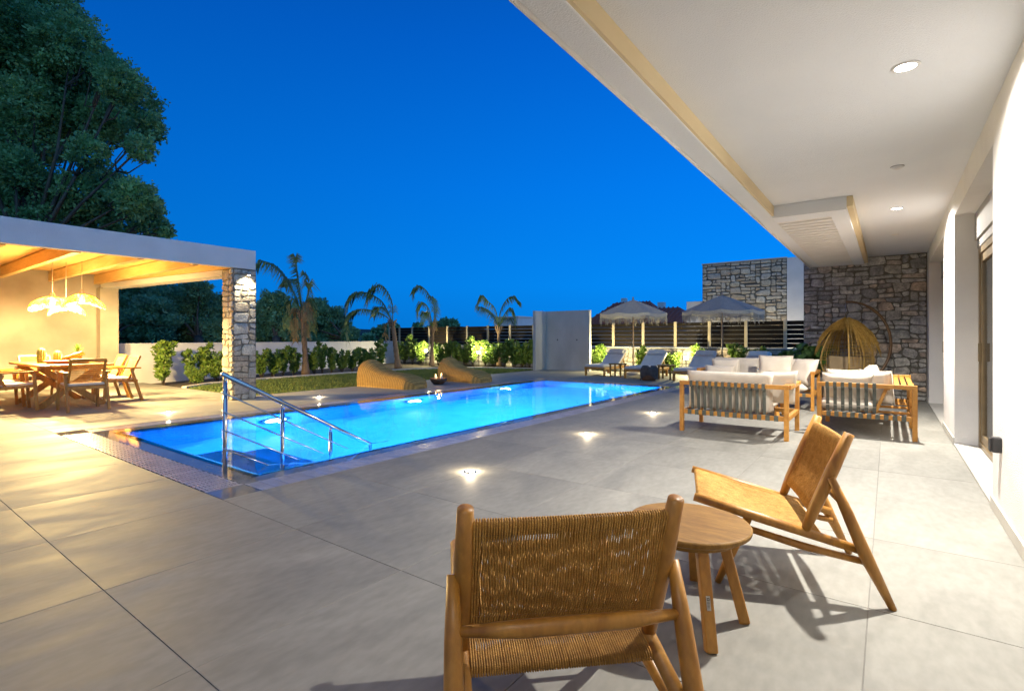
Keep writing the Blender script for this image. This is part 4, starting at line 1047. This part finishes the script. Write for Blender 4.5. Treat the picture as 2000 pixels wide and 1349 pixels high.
# ---- woven lounge poufs
def bag(label, loc, rz, L, W, H):
    t = thing('bean_bag', label, 'bean bag', loc, rz, 'woven floor loungers by the lawn')
    prof = [(0, .02), (.015, .35), (.05, .75), (.11, .97), (.17, 1.0), (.24, .90), (.34, .72), (.48, .58), (.62, .53), (.76, .50), (.88, .40), (.96, .24), (1, .02)]
    def sec(s):
        for (a, h0), (b, h1) in zip(prof[:-1], prof[1:]):
            if s <= b:
                q = (s - a) / (b - a); q = q * q * (3 - 2 * q) if b < .3 else q; return h0 + (h1 - h0) * q
        return .02
    def fn(u, v):
        s = u; h_ = sec(s) * H; a = v * math.pi
        wv = W / 2 * (min(1, s / .09) ** .5 if s < .09 else (min(1, (1 - s) / .10) ** .5 if s > .9 else 1)) * (1 - .12 * math.sin(s * math.pi))
        ca, sa = math.cos(a), math.sin(a)
        return V((s - .5) * L - .12 * (1 - s) ** 2 * sa, wv * math.copysign(abs(ca) ** (.55 + .5 * (1 - s) ** 2), ca), h_ * abs(sa) ** .72 + .004 * math.sin(s * 160) * sa)
    MB().grid(fn, 120, 28).build('cover', M['rope_weave'], t, True)
    sm = MB()
    for k in range(1, 60):
        s = k / 60
        sm.tube([fn(s, v) * 1.0 + V(0, 0, .002) for v in np.linspace(.01, .99, 22)], .0045, 4)
    stuff(sm.build('woven_ridges', M['rope_weave'], t, True))
    for v in (.24, .76): MB().tube([fn(s, v) + V(0, 0, .006) for s in np.linspace(.02, .98, 50)], .013, 6).build('seam', M['rope_weave'], t, True)
bag('tan woven bean bag lounger nearest the pillar, high back on the left', (-9.95, 8.50, 0), R(4), 1.95, .85, .66)
bag('tan woven bean bag lounger farther along, beyond the candle bowl', (-9.62, 10.85, 0), R(-4), 1.65, .85, .66)
t = thing('candle_bowl', 'low wicker bowl holding two lit candles between the bean bags', 'candle bowl', (-9.55, 9.72, 0))
MB().lathe([(0, 0), (.12, 0), (.20, .08), (.23, .16), (.215, .16), (.18, .08), (0, .06)], 24, wob=lambda a, v: 1 + .03 * math.sin(a * 20)).build('bowl', M['candle_bowl'], t, True)
for k, (x, y, z) in enumerate(((-.07, -.03, .20), (.08, .03, .23))):
    c_ = MB().lathe([(0, .06), (.035, .06), (.035, z), (0, z)], 14, (x, y, 0)).build('candle', M['wax'], t, True)
    MB().lathe([(0, z + .004), (.010, z + .02), (.009, z + .035), (.0, z + .065)], 10, (x, y, 0)).build('flame', M['e_flame'], c_, True)
lamp('POINT', (0, 0, .32), 5, (1, .6, .25), t, .03)

# ---- pool handrail
hr = thing('handrail', 'stainless steel handrail with wires leading down into the pool', 'handrail', (-4.8, 2.18, 0))
rz_ = lambda y: .87 - .555 * y
MB().tube([V(0, -.03, rz_(-.03)), V(0, 1.62, rz_(1.62)), V(0, 1.85, -.06)], .0215, 14).build('top_rail', M['steel'], hr, True)
for k, y in enumerate((0, .54, 1.08, 1.60)):
    zb = -.005 if y < .05 else DEP + .1
    zb = max(zb, -.32 - .29 * max(0, math.ceil((y - .65) / .42))) if y > .05 else -.30
    zt_ = max(rz_(y) - .02, -.08)
    p_ = MB().tube([V(0, y, zb), V(0, y, zt_ - .04)], .0185, 12).build('post', M['steel'], hr, True)
    MB().tube([V(0, y, zt_ - .045), V(0, y, zt_ + .005)], [.019, .010], 10).build('post_cap', M['steel'], p_, True)
for k in range(4):
    o_ = .17 + k * .165; ye = (.87 - o_) / .555
    pts = [V(.03, -.04, rz_(-.04) - o_)]
    ye = min(1.6, max(.1, ye + .05)); pts += [V(.03, ye, rz_(ye) - o_)]
    if ye < 1.55: pts += [V(.03, 1.6, rz_(1.6) - o_ - .05)]
    MB().tube(pts, .0065, 8).build('mid_rail', M['steel'], hr, True)

# ---- floor uplights on the terrace
UP = [(-3.04, 3.50, 'nearest to the viewer'), (-3.05, 5.75, 'in the middle of the row'), (-3.06, 8.0, 'beside the strapped sofa')]
for x, y, w in UP:
    t = thing('floor_light', 'small lit floor light in the terrace tiles, ' + w, 'floor light', (x, y, 0), 0, 'lit floor lights along the pool')
    MB().lathe([(.056, .001), (.056, .005), (.040, .007), (.040, .001)], 24).build('housing', M['steel'], t, True)
    MB().lathe([(0, .009), (.026, .008), (.040, .005)], 20).build('lens', M['e_up'], t, True)
    lamp('POINT', (0, 0, .06), 8, (1.0, .80, .52), t, .015)
for x, y, w in ((-9.43, 6.13, 'across the pool by the pillar'), (-9.43, 3.4, 'across the pool by the table')):
    t = thing('floor_light', 'small lit floor light in the terrace tiles, ' + w, 'floor light', (x, y, 0), 0, 'lit floor lights along the pool')
    MB().lathe([(.056, .001), (.056, .005), (.040, .007), (.040, .001)], 24).build('housing', M['steel'], t, True)
    MB().lathe([(0, .009), (.026, .008), (.040, .005)], 20).build('lens', M['e_up'], t, True)
    lamp('POINT', (0, 0, .06), 7, (1.0, .80, .52), t, .015)

# ================================================================== DINING SET
def dining_chair(label, loc, rz, back=True):
    """faces local +y"""
    t = thing('dining_chair', label, 'dining chair', loc, rz, 'wooden dining armchairs with woven backs')
    for sx in (-1, 1):
        x = .27 * sx
        MB().bar((x, .26, 0), (x * .98, .22, .62), .038, .045, up=(0, 1, 0)).build('front_leg', M['teak'], t, bevel=.006)
        MB().bar((x, -.34, 0), (x, -.16, .62), .038, .050, up=(0, 1, 0)).build('rear_leg', M['teak'], t, bevel=.006)
        MB().bar((x, -.32, .635), (x, .28, .645), .055, .028).build('armrest', M['teak'], t, bevel=.008)
        MB().bar((x * .86, -.10, .36), (x * .86, -.32, .86), .034, .04, up=(0, 1, 0)).build('back_post', M['teak'], t, bevel=.005)
        MB().bar((x * .93, -.27, .385), (x * .93, .25, .415), .03, .05).build('seat_rail', M['teak'], t, bevel=.004)
    MB().bar((-.25, .24, .41), (.25, .24, .41), .03, .05).build('seat_rail', M['teak'], t, bevel=.004)
    MB().bar((-.25, -.24, .385), (.25, -.24, .385), .03, .05).build('seat_rail', M['teak'], t, bevel=.004)
    for q in (0.05, .97): MB().bar((-.235, -.10 - .22 * q, .36 + .5 * q), (.235, -.10 - .22 * q, .36 + .5 * q), .03, .05 if q > .5 else .03, up=(0, -.4, .9)).build('back_rail', M['teak'], t, bevel=.004)
    mb = MB()
    for k in range(30):
        x = -.21 + .42 * k / 29; mb.tube([V(x, -.115, .39), V(x, -.19 - .02, .60), V(x, -.30, .83)], .0045, 4, False)
    for k in range(13):
        q = .1 + .85 * k / 13
        if k in (4, 5): continue
        mb.tube([V(-.21, -.10 - .22 * q - .01, .36 + .5 * q), V(0, -.10 - .22 * q - .018, .36 + .5 * q), V(.21, -.10 - .22 * q - .01, .36 + .5 * q)], .006, 4, False)
    stuff(mb.build('woven_back', M['cord'], t, True))
    MB().box(-.245, .245, -.22, .255, .415, .462).build('seat_pad', M['cushion'], t, bevel=.016, seg=3)
    return t
TX, TY = -12.35, 2.68
dt = thing('dining_table', 'rectangular wooden dining table on crossed legs under the pergola', 'dining table', (TX, TY, 0))
for k in range(7):
    y = -.50 + k * .1445; MB().box(-1.15, 1.15, y, y + .140, .715, .755).build('tabletop_board', M['oak'], dt, bevel=.004)
MB().box(-1.0, 1.0, -.04, .04, .655, .714).build('beam', M['teak'], dt, bevel=.004)
for x in (-.72, .72):
    MB().bar((x, -.46, .0), (x, .42, .70), .09, .10, up=(0, -.6, .7)).build('crossed_leg', M['teak'], dt, bevel=.006)
    MB().bar((x + .002, .46, .0), (x + .002, -.42, .70), .085, .10, up=(0, .6, .7)).build('crossed_leg', M['teak'], dt, bevel=.006)
    MB().box(x - .04, x + .04, -.45, .45, .66, .712).build('top_bearer', M['teak'], dt, bevel=.004)
DC = dining_chair('dining armchair at the near end of the table, its woven back to the viewer', (-10.98, 2.68, 0), R(90))
def dc(label, x, y, rz): dup(DC, label, (x, y, 0), R(rz))
dc('dining armchair on the right side of the table, nearer one', -11.95, 3.42, 180)
dc('dining armchair on the right side of the table, farther one', -12.75, 3.45, 180)
dc('dining armchair on the left side of the table, nearer one', -11.75, 1.94, 0)
dc('dining armchair on the left side of the table, farther one', -12.55, 1.92, 0)
dc('dining armchair at the far end of the table facing the viewer', -13.75, 2.65, -90)
# things on the table
def cactus(label, loc, hgt, r):
    t = thing('cactus', label, 'cactus', loc, 0, 'small column cacti on the dining table')
    MB().lathe([(0, 0), (r * .9, 0), (r, hgt * .2), (r, hgt * .75), (r * .75, hgt * .93), (r * .3, hgt), (0, hgt)], 40, wob=lambda a, v: 1 + .14 * math.cos(a * 10)).build('column', M['cactus'], t, True)
    sp = MB(); rg = random.Random(3)
    for k in range(140):
        a = 2 * math.pi * (k % 10) / 10; z = hgt * rg.uniform(.08, .95); rr = r * 1.12 * (1 if z < hgt * .75 else .8)
        p = V(rr * math.cos(a), rr * math.sin(a), z); sp.tube([p, p + V(math.cos(a + rg.uniform(-.6, .6)), math.sin(a + rg.uniform(-.6, .6)), rg.uniform(-.3, .5)) * .014], [.0014, .0005], 3)
    stuff(sp.build('spines', M['wax'], t))
cactus('taller green column cactus on the dining table', (-12.35, 2.42, .756), .27, .055)
cactus('shorter green column cactus on the dining table', (-12.42, 2.66, .756), .22, .050)
t = thing('fruit_tray', 'flat terracotta tray on the dining table', 'tray', (-11.85, 2.68, .756))
MB().lathe([(0, 0), (.22, 0), (.27, .045), (.26, .05), (.21, .015), (0, .012)], 32, sx=1.0, sy=1.25).build('dish', M['tray'], t, True)
MB().lathe([(.262, .044), (.275, .050), (.262, .056)], 32, sx=1.0, sy=1.25).build('rim', M['tray'], t, True)
for k, l in enumerate(('lying lowest on the tray', 'resting in the middle of the tray', 'lying on top of the others')):
    t = thing('banana_bunch', 'bunch of yellow bananas ' + l, 'bananas', (-11.85 + .05 * k, 2.66 + .06 * k, .775 + .04 * k), R(20 * k), 'bananas on the tray')
    for j in range(4):
        MB().tube([V(-.02 + .035 * j, -.10 + .08 * q * 2.2, .02 + .05 * math.sin(q * math.pi) + .01 * j) for q in (0, .25, .5, .75, 1)], [.006, .017, .02, .017, .006], 8).build('banana', M['banana'], t, True)
t = thing('pineapple', 'pineapple with spiky crown on the fruit tray', 'pineapple', (-12.05, 2.86, .77))
MB().lathe([(0, 0), (.05, .005), (.068, .06), (.066, .12), (.045, .165), (0, .17)], 24, wob=lambda a, v: 1 + .05 * math.sin(a * 9 + v * 12)).build('fruit', M['pineapple'], t, True)
cw = MB(); rg = random.Random(8)
for k in range(34):
    a = rg.uniform(0, 6.283); o_ = rg.uniform(.02, .11); h_ = rg.uniform(.10, .20)
    d_ = V(math.cos(a), math.sin(a), 0); s_ = V(-d_.y, d_.x, 0) * .009
    cw.add([V(0, 0, .16) - s_, V(0, 0, .16) + s_, d_ * o_ * .6 + V(0, 0, .16 + h_ * .7) + s_ * .8, d_ * o_ + V(0, 0, .16 + h_), d_ * o_ * .6 + V(0, 0, .16 + h_ * .7) - s_ * .8], [(0, 1, 2, 3, 4)])
cw.build('leaf_crown', M['leaf_fern'], t)

# ---- woven pendant lamps
def pendant(label, loc, w_, drop, seed):
    t = thing('pendant_lamp', label, 'pendant lamp', loc, R(seed * 40), 'woven petal pendant lamps over the dining table')
    def fn(u, v):
        a = u * 2 * math.pi; r = w_ * (.10 + .90 * v) * (1 + .07 * math.sin(a * 3 + seed))
        z = -.22 * v ** 1.7 - .06 * math.sin(a * 2 + seed) * v * v + .012 * math.sin(a * 18) * v
        if v > .85: r *= 1 - (v - .85) * .6
        return V(r * math.cos(a), r * math.sin(a), z)
    MB().grid(fn, 60, 12, True).build('shade', M['shade'], t, True)
    rb = MB()
    for k in range(36): rb.tube([fn(k / 36, v) + V(0, 0, .003) for v in (0, .25, .5, .75, 1)], .0035, 4, False)
    for v in np.linspace(.05, 1, 14): rb.tube([fn(u, v) + V(0, 0, .003) for u in np.linspace(0, 1, 49)], .004, 4, False)
    stuff(rb.build('cane_ribs', M['rattan'], t, True))
    for k in range(2):
        q = Matrix.Rotation(R(90 * k), 3, 'Z')
        MB().tube([q @ V(.055 * math.cos(a), 0, .075 * math.sin(a)) for a in np.linspace(0, math.pi, 11)], .004, 5).build('hoop', M['rattan'], t, True)
    MB().tube([V(0, 0, -.06), V(0, 0, 2.68 - loc[2])], .005, 6).build('cord', M['wax'], t, True)
    MB().lathe([(0, -.17), (.035, -.155), (.05, -.12), (.035, -.08), (.018, -.06), (0, -.055)], 16).build('bulb', M['e_bulb'], t, True)
    lamp('POINT', (0, 0, -.20), drop, (1.0, .70, .27), t, .05)
for k, (px, py, d, w_, l) in enumerate(((102, 579, 9.5, .36, 'left one, hanging over the near cactus'), (129, 588, 9.95, .31, 'middle and lowest one'), (160, 574, 9.7, .37, 'right one, hanging highest'))):
    p = at_depth(px, py, d); pendant('glowing woven petal pendant lamp, ' + l, tuple(p), w_, 980, k + 1)
# ================================================================== PLANTING
def px_clumps(lst, d, jit, seed):
    rg = random.Random(seed); out = []
    for q in lst:
        px, py, rp = q[:3]; dd = d + (q[3] if len(q) > 3 else rg.uniform(-jit, jit))
        out.append((at_depth(px, py, dd), rp * dd / FPX))
    return out
big = [(-60, 40, 120), (20, 30, 90), (95, 25, 62), (140, 85, 58), (40, 130, 85), (115, 150, 70), (180, 170, 60), (-70, 190, 120), (215, 135, 30), (240, 165, 42), (270, 205, 40), (292, 250, 30), (250, 250, 40), (275, 290, 28), (200, 235, 45),
       (150, 235, 55), (60, 215, 70), (-10, 270, 70), (90, 285, 40), (175, 300, 36), (30, 330, 45), (-60, 370, 110), (20, 400, 70), (95, 385, 50), (160, 380, 45), (215, 370, 42), (262, 385, 40), (292, 405, 28), (240, 425, 42), (180, 430, 45), (110, 440, 60), (300, 440, 26), (326, 452, 16)]
tree('huge dark evergreen oak towering over the pergola at the left', (-24.0, 3.6, 0), px_clumps(big, 20, 2.0, 1), 230000, 0.15, M['leaf_tree'], 1, .34)
tree('dense teal green tree seen through the pergola opening on its left side', (-28, 7.2, 0), px_clumps([(235, 600, 40), (270, 590, 42), (300, 625, 45), (250, 650, 45), (215, 640, 40), (285, 660, 35), (190, 600, 45)], 28, 1.5, 2), 40000, .20, M['leaf_far'], 2, .3)
tree('dense teal green tree seen through the pergola opening beside the pillar', (-29, 12, 0), px_clumps([(340, 610, 45), (370, 590, 38), (395, 630, 42), (350, 650, 40), (420, 600, 30), (420, 655, 36), (390, 570, 24), (312, 575, 26)], 31, 1.5, 3), 42000, .20, M['leaf_far'], 3, .3)
tree('round topped dark tree right of the pillar behind the white wall', (-27, 15, 0), px_clumps([(535, 605, 34), (515, 630, 36), (560, 630, 38), (530, 655, 34), (575, 655, 30), (480, 640, 40), (548, 588, 16)], 31, 1.5, 4), 34000, .20, M['leaf_far'], 4, .3)
tree('broad dark tree behind the white wall between the first two palms', (-27, 20, 0), px_clumps([(620, 612, 28), (600, 635, 34), (645, 630, 32), (665, 650, 26), (620, 658, 32), (655, 662, 24), (685, 655, 18)], 34, 1.5, 5), 34000, .20, M['leaf_far'], 5, .3)
tree('low dark tree at the left end of the slat fence', (-30, 32, 0), px_clumps([(735, 655, 14), (752, 650, 16), (770, 645, 13), (720, 664, 14)], 42, 1.5, 6), 5000, .32, M['leaf_far'], 6, .25)
tree('small dark treetop showing above the fence near the third palm', (-30, 36, 0), px_clumps([(868, 634, 12), (885, 636, 12), (850, 640, 12), (815, 640, 10)], 46, 1.0, 7), 4000, .32, M['leaf_far'], 7, .25)

# ---- palms
def frond_mesh(path, D, base, n, L, dead=False, seed=0, tight=1.0):
    rg = random.Random(seed); pts = [at_depth(px, py, D + dd) - base for px, py, dd in path]
    # smooth the path (Catmull-Rom)
    P = [pts[0]] + pts + [pts[-1]]; sm = []
    for i in range(1, len(P) - 2):
        for k in range(8):
            t_ = k / 8; a, b, c, d = P[i - 1], P[i], P[i + 1], P[i + 2]
            sm.append(0.5 * ((2 * b) + (-a + c) * t_ + (2 * a - 5 * b + 4 * c - d) * t_ ** 2 + (-a + 3 * b - 3 * c + d) * t_ ** 3))
    sm.append(pts[-1]); m = len(sm)
    mb = MB().tube(sm, [.020 * (1 - .85 * i / (m - 1)) + .003 for i in range(m)], 5)
    for k in range(n):
        s = .12 + .88 * k / (n - 1); f = s * (m - 1); i = min(m - 2, int(f)); p = sm[i].lerp(sm[i + 1], f - i)
        tg = (sm[i + 1] - sm[i]).normalized(); sd = tg.cross(V(0, 0, 1))
        if sd.length < .1: sd = V(CY, SY, 0)
        sd.normalize()
        ll = L * (.45 + .9 * math.sin(min(1, s * 1.15) * math.pi * .8)) * rg.uniform(.8, 1.15)
        for sg in (-1, 1):
            ll *= rg.uniform(.85, 1.1)
            d1 = (sd * sg * .75 * tight + tg * .7 + V(0, 0, .05)).normalized(); d2 = (sd * sg * .35 * tight + tg * .35 + V(0, 0, -.95 * tight)).normalized()
            a = p + d1 * ll * .4; e = a + d2 * ll * .65 + V(rg.uniform(-.05, .05), rg.uniform(-.05, .05), 0)
            w_ = tg * .011
            mb.add([p - w_, p + w_, a + w_ * 1.4, e, a - w_ * 1.4], [(0, 1, 2, 3, 4)])
    return mb
def palm(label, trunk, D, r0, fronds):
    base = at_depth(trunk[0][0], trunk[0][1], D); base.z = min(base.z, 0.0) if base.z < .4 else base.z
    base.z = -0.05
    t = thing('palm_tree', label, 'palm tree', base, 0, 'young palms in the garden bed')
    tp_ = [at_depth(px, py, D) - base for px, py in trunk]; tp_[0].z = 0
    pts = []; 
    for a, b in zip(tp_[:-1], tp_[1:]):
        for k in range(6): pts.append(a.lerp(b, k / 6))
    pts.append(tp_[-1]); m = len(pts)
    MB().tube(pts, [r0 * (1.5 - .5 * min(1, i / 4)) * (1 - .3 * i / m) * (1.08 if i % 2 else .94) for i in range(m)], 10).build('trunk', M['palm_bark'], t, True)
    bt = MB()
    for k in range(10):
        a = 2 * math.pi * k / 10; p = tp_[-1] + V(math.cos(a) * r0 * .8, math.sin(a) * r0 * .8, -.25 + .03 * (k % 3)); bt.bar(p, p + V(math.cos(a) * .10, math.sin(a) * .10, .30), .05, .02)
    bt.build('leaf_bases', M['palm_bark'], t)
    for k, (path, n, L, dead, tight) in enumerate(fronds):
        frond_mesh([q if len(q) == 3 else (*q, 0) for q in path], D, base, int(n * 1.45), L * 1.08, dead, k, tight).build('frond', M['leaf_dead'] if dead else M['leaf_palm'], t)
palm('tallest palm with one frond arching left, right beside the stone pillar', [(597, 731), (596, 690), (593, 645), (590, 612)], 17.6, .10, [
    ([(590, 612), (570, 565), (545, 528), (518, 512), (496, 522, -.3)], 58, .50, 0, 1), ([(591, 610), (584, 560), (579, 525), (577, 503)], 52, .34, 0, .45),
    ([(591, 608), (602, 575), (603, 552), (597, 536)], 34, .40, 0, .7), ([(592, 606), (604, 588), (611, 602), (609, 645)], 34, .40, 0, .9),
    ([(589, 610), (574, 585), (563, 600), (560, 640)], 34, .42, 0, .9), ([(590, 612), (580, 560, .6), (566, 545, 1.0), (556, 560, 1.2)], 40, .42, 0, .9),
    ([(591, 612), (597, 590, -.6), (600, 620, -.9), (594, 655, -.9)], 34, .36, 1, .8), ([(589, 614), (579, 605), (575, 630), (577, 665)], 34, .34, 1, .8), ([(590, 612), (596, 620), (598, 645), (596, 668)], 26, .3, 1, .7)])
palm('leaning palm whose three fronds arch far to the left, left of the fence', [(778, 716), (774, 690), (770, 655), (766, 628)], 21.6, .11, [
    ([(767, 631), (765, 590), (747, 560), (727, 566), (716, 590)], 60, .52, 0, 1), ([(764, 626), (748, 592), (722, 574), (697, 573), (679, 592), (672, 620)], 66, .50, 0, 1),
    ([(766, 628), (742, 611), (708, 604), (686, 613), (676, 633), (679, 664)], 60, .45, 0, 1), ([(767, 628), (752, 606, .8), (738, 600, 1.2), (728, 618, 1.4)], 40, .4, 0, 1), ([(766, 630), (756, 632), (752, 650), (754, 664)], 24, .3, 1, .7)])
palm('small palm with a single hooked frond in front of the slat fence', [(843, 712), (844, 680), (845, 640)], 23.6, .09, [
    ([(845, 640), (849, 604), (838, 576), (824, 561), (812, 564), (807, 578)], 56, .44, 0, .9), ([(845, 640), (838, 606), (827, 592), (818, 602), (815, 616)], 44, .40, 0, .9),
    ([(845, 642), (836, 620, -.5), (830, 610, -.8), (824, 632, -1)], 36, .36, 0, .9), ([(846, 640), (852, 610, .6), (850, 590, 1), (844, 580, 1.2)], 34, .34, 0, .6), ([(845, 640), (848, 625), (847, 645), (843, 668)], 26, .3, 1, .8)])
palm('short palm with spread fronds just left of the concrete screen', [(974, 712), (974, 680), (974, 640)], 23.0, .09, [
    ([(974, 640), (968, 606), (955, 590), (944, 580), (933, 592)], 46, .46, 0, 1), ([(974, 640), (977, 610), (986, 590), (1000, 580), (1013, 588)], 44, .40, 0, .9),
    ([(974, 640), (984, 616), (994, 604), (1003, 614), (1007, 634)], 44, .42, 0, 1), ([(974, 640), (964, 618, .6), (950, 606, 1), (940, 600, 1.2)], 40, .42, 0, 1), ([(974, 640), (984, 624, .6), (996, 622, 1), (1003, 632, 1)], 30, .36, 0, 1)])

# ---- shrubs
def shrub_proto(seed, hgt, wid, n, leaf):
    rg = random.Random(seed); cl = []; stems = []
    for k in range(9):
        a = rg.uniform(0, 6.283); r = wid * rg.uniform(.1, .55); top = V(r * math.cos(a), r * math.sin(a), hgt * rg.uniform(.6, .98))
        stems.append(top)
        for q in (.35, .55, .75, .95): cl.append((V(top.x * q, top.y * q, top.z * q), wid * rg.uniform(.14, .24)))
    return cl, stems
SPECS = [(1, 1.15, .54, 1500, .125), (2, .95, .60, 1500, .115), (3, 1.25, .46, 1300, .135), (4, .6, .55, 1600, .07)]
protos = []
for sd, hgt, wid, n, lf in SPECS:
    cl, stems = shrub_proto(sd, hgt, wid, n, lf)
    t = thing('shrub', 'x', 'shrub', (0, 0, 0), 0, 'leafy shrubs in the planting beds')
    sm = MB()
    for s_ in stems: sm.tube([V(s_.x * .1, s_.y * .1, 0), V(s_.x * .5, s_.y * .45, s_.z * .5), s_], [.010, .008, .004], 5)
    sm.build('stems', M['bark'], t, True)
    leaves_obj('foliage', leaf_cloud(cl, n, lf, sd, shell=.2, aspect=2.6), M['leaf_shrub'], t)
    protos.append(t)
ORD = ['first', 'second', 'third', 'fourth', 'fifth', 'sixth', 'seventh', 'eighth', 'ninth', 'tenth', 'eleventh', 'twelfth', 'thirteenth', 'fourteenth']
firsts = [False] * 4
def shrub(kind, label, loc, sc, rz):
    if not firsts[kind]:
        firsts[kind] = True; t = protos[kind]; t["label"] = label; t.location = loc; t.rotation_euler = (0, 0, rz); t.scale = (sc,) * 3
    else: dup(protos[kind], label, loc, rz, sc)
def on_x(px, X):
    t_ = (px - HX) / FPX; dx, dy = t_ * CY - SY, t_ * SY + CY; d = X / dx; return V(X, d * dy, -.07)
def on_y(px, Y):
    t_ = (px - HX) / FPX; dx, dy = t_ * CY - SY, t_ * SY + CY; d = Y / dy; return V(d * dx, Y, -.07)
rs = random.Random(12)
for k, px in enumerate((512, 532, 552, 574, 614, 630, 648, 668, 688, 706, 724, 744)):
    shrub(k % 3 if k % 4 else 1, 'green shrub before the white wall, %s to the right of the stone pillar' % ORD[k], on_x(px, -15.95 - .08 * k), rs.uniform(.85, 1.05), rs.uniform(0, 6))
for k, px in enumerate((790, 806, 822, 856, 872, 890, 908, 924, 948, 966, 986, 1004, 1020, 1034)):
    shrub((k + 1) % 3, 'lamp lit shrub along the stone wall, %s left of the concrete screen' % ORD[13 - k], on_y(px, 17.62 + rs.uniform(-.15, .15)), rs.uniform(.95, 1.2), rs.uniform(0, 6))
for k, px in enumerate((1168, 1188, 1250, 1296, 1318, 1362, 1440, 1468, 1500, 1528, 1556)):
    shrub(k % 3, 'lamp lit shrub behind the sun loungers, %s right of the concrete screen' % ORD[k], on_y(px, 17.8 + rs.uniform(-.1, .1)), rs.uniform(.75, 1.05), rs.uniform(0, 6))
for kind, px, X, sc, l in ((0, 318, -15.75, 1.12, 'large leafy shrub at the lawn corner just beyond the dining chairs'), (3, 385, -15.3, .85, 'low rounded bush in the bed seen left of the pillar'), (2, 372, -15.9, .8, 'thin upright young shrub behind the low rounded bush'),
                           (2, 395, -15.95, .95, 'taller thin shrub behind the low rounded bush, nearer the pillar'), (1, 424, -15.8, .95, 'shrub half hidden by the left edge of the stone pillar')):
    shrub(kind, l, on_x(px, X), sc, rs.uniform(0, 6))
# ---- fern in a pot by the stone wall
t = thing('fern', 'arching green fern in a pot at the corner of the stone wall', 'fern', (-1.22, 12.1, 0))
MB().lathe([(0, 0), (.15, 0), (.20, .38), (.215, .40), (.20, .42), (.18, .38), (0, .36)], 24).build('pot', M['concrete'], t, True)
rg = random.Random(6)
for k in range(22):
    a = rg.uniform(0, 6.283); o_ = rg.uniform(.28, .58); h_ = rg.uniform(.45, .85); mb = MB(); pts = []
    for q in np.linspace(0, 1, 12): pts.append(V(math.cos(a) * o_ * q, math.sin(a) * o_ * q, .36 + h_ * math.sin(min(1., q * 1.08) * 2.2) * .9))
    mb.tube(pts, .004, 4)
    sd = V(-math.sin(a), math.cos(a), 0)
    for i in range(1, 12):
        for j in (0, .5):
            p = pts[i - 1].lerp(pts[i], j); ll = .15 * math.sin((i + j) / 12 * math.pi * .9 + .15)
            for sg in (-1, 1):
                e = p + sd * sg * ll + V(math.cos(a), math.sin(a), -.2) * ll * .35; w_ = (pts[i] - pts[i - 1]) * .32
                mb.add([p - w_, p.lerp(e, .6) - w_ * .8, e, p.lerp(e, .6) + w_ * .8, p + w_], [(0, 1, 2, 3, 4)])
    mb.build('frond', M['leaf_fern'], t)

# ---- garden lamps among the shrubs
for px, py, w_ in ((832, 685, 'left of the pair by the palms'), (935, 688, 'right of the pair by the palms'), (1190, 694, 'behind the lounger by the concrete screen'), (1340, 699, 'between the second and third loungers')):
    p = on_y(px, 17.25 if px < 1100 else 17.3); d = p.y * CY - p.x * SY; z = EYE - (py - HY) / FPX * d
    t = thing('garden_lamp', 'glowing garden spike lamp ' + w_, 'garden lamp', (p.x, p.y, -.07), 0, 'garden lamps among the shrubs')
    MB().tube([V(0, 0, 0), V(0, 0, z - .02)], .015, 8).build('spike', M['black'], t, True)
    MB().lathe([(0, z - .03), (.05, z - .03), (.055, z + .0), (.03, z + .0)], 16).build('collar', M['black'], t, True)
    MB().lathe([(0, z + .005), (.062, z + .015), (.085, z + .07), (.062, z + .12), (0, z + .135)], 18).build('globe', M['e_garden'], t, True)
    lamp('POINT', (0, 0, z + .20), 240, (1.0, .84, .42), t, .05)
# two more of the same lamps light the neighbour's facade from behind the fence
for x, w_ in ((-6.3, 'left, at the foot of the neighbour stone facade behind the fence'), (-3.7, 'right, at the foot of the neighbour stone facade behind the fence')):
    t = thing('garden_lamp', 'garden spike lamp, ' + w_, 'garden lamp', (x, 22.4, -.07), 0, 'garden lamps among the shrubs')
    MB().tube([V(0, 0, 0), V(0, 0, .5)], .015, 8).build('spike', M['black'], t, True)
    MB().lathe([(0, .505), (.062, .515), (.085, .57), (.062, .62), (0, .635)], 18).build('globe', M['e_garden'], t, True)
    lamp('POINT', (0, 0, .70), 130, (1.0, .84, .55), t, .05)
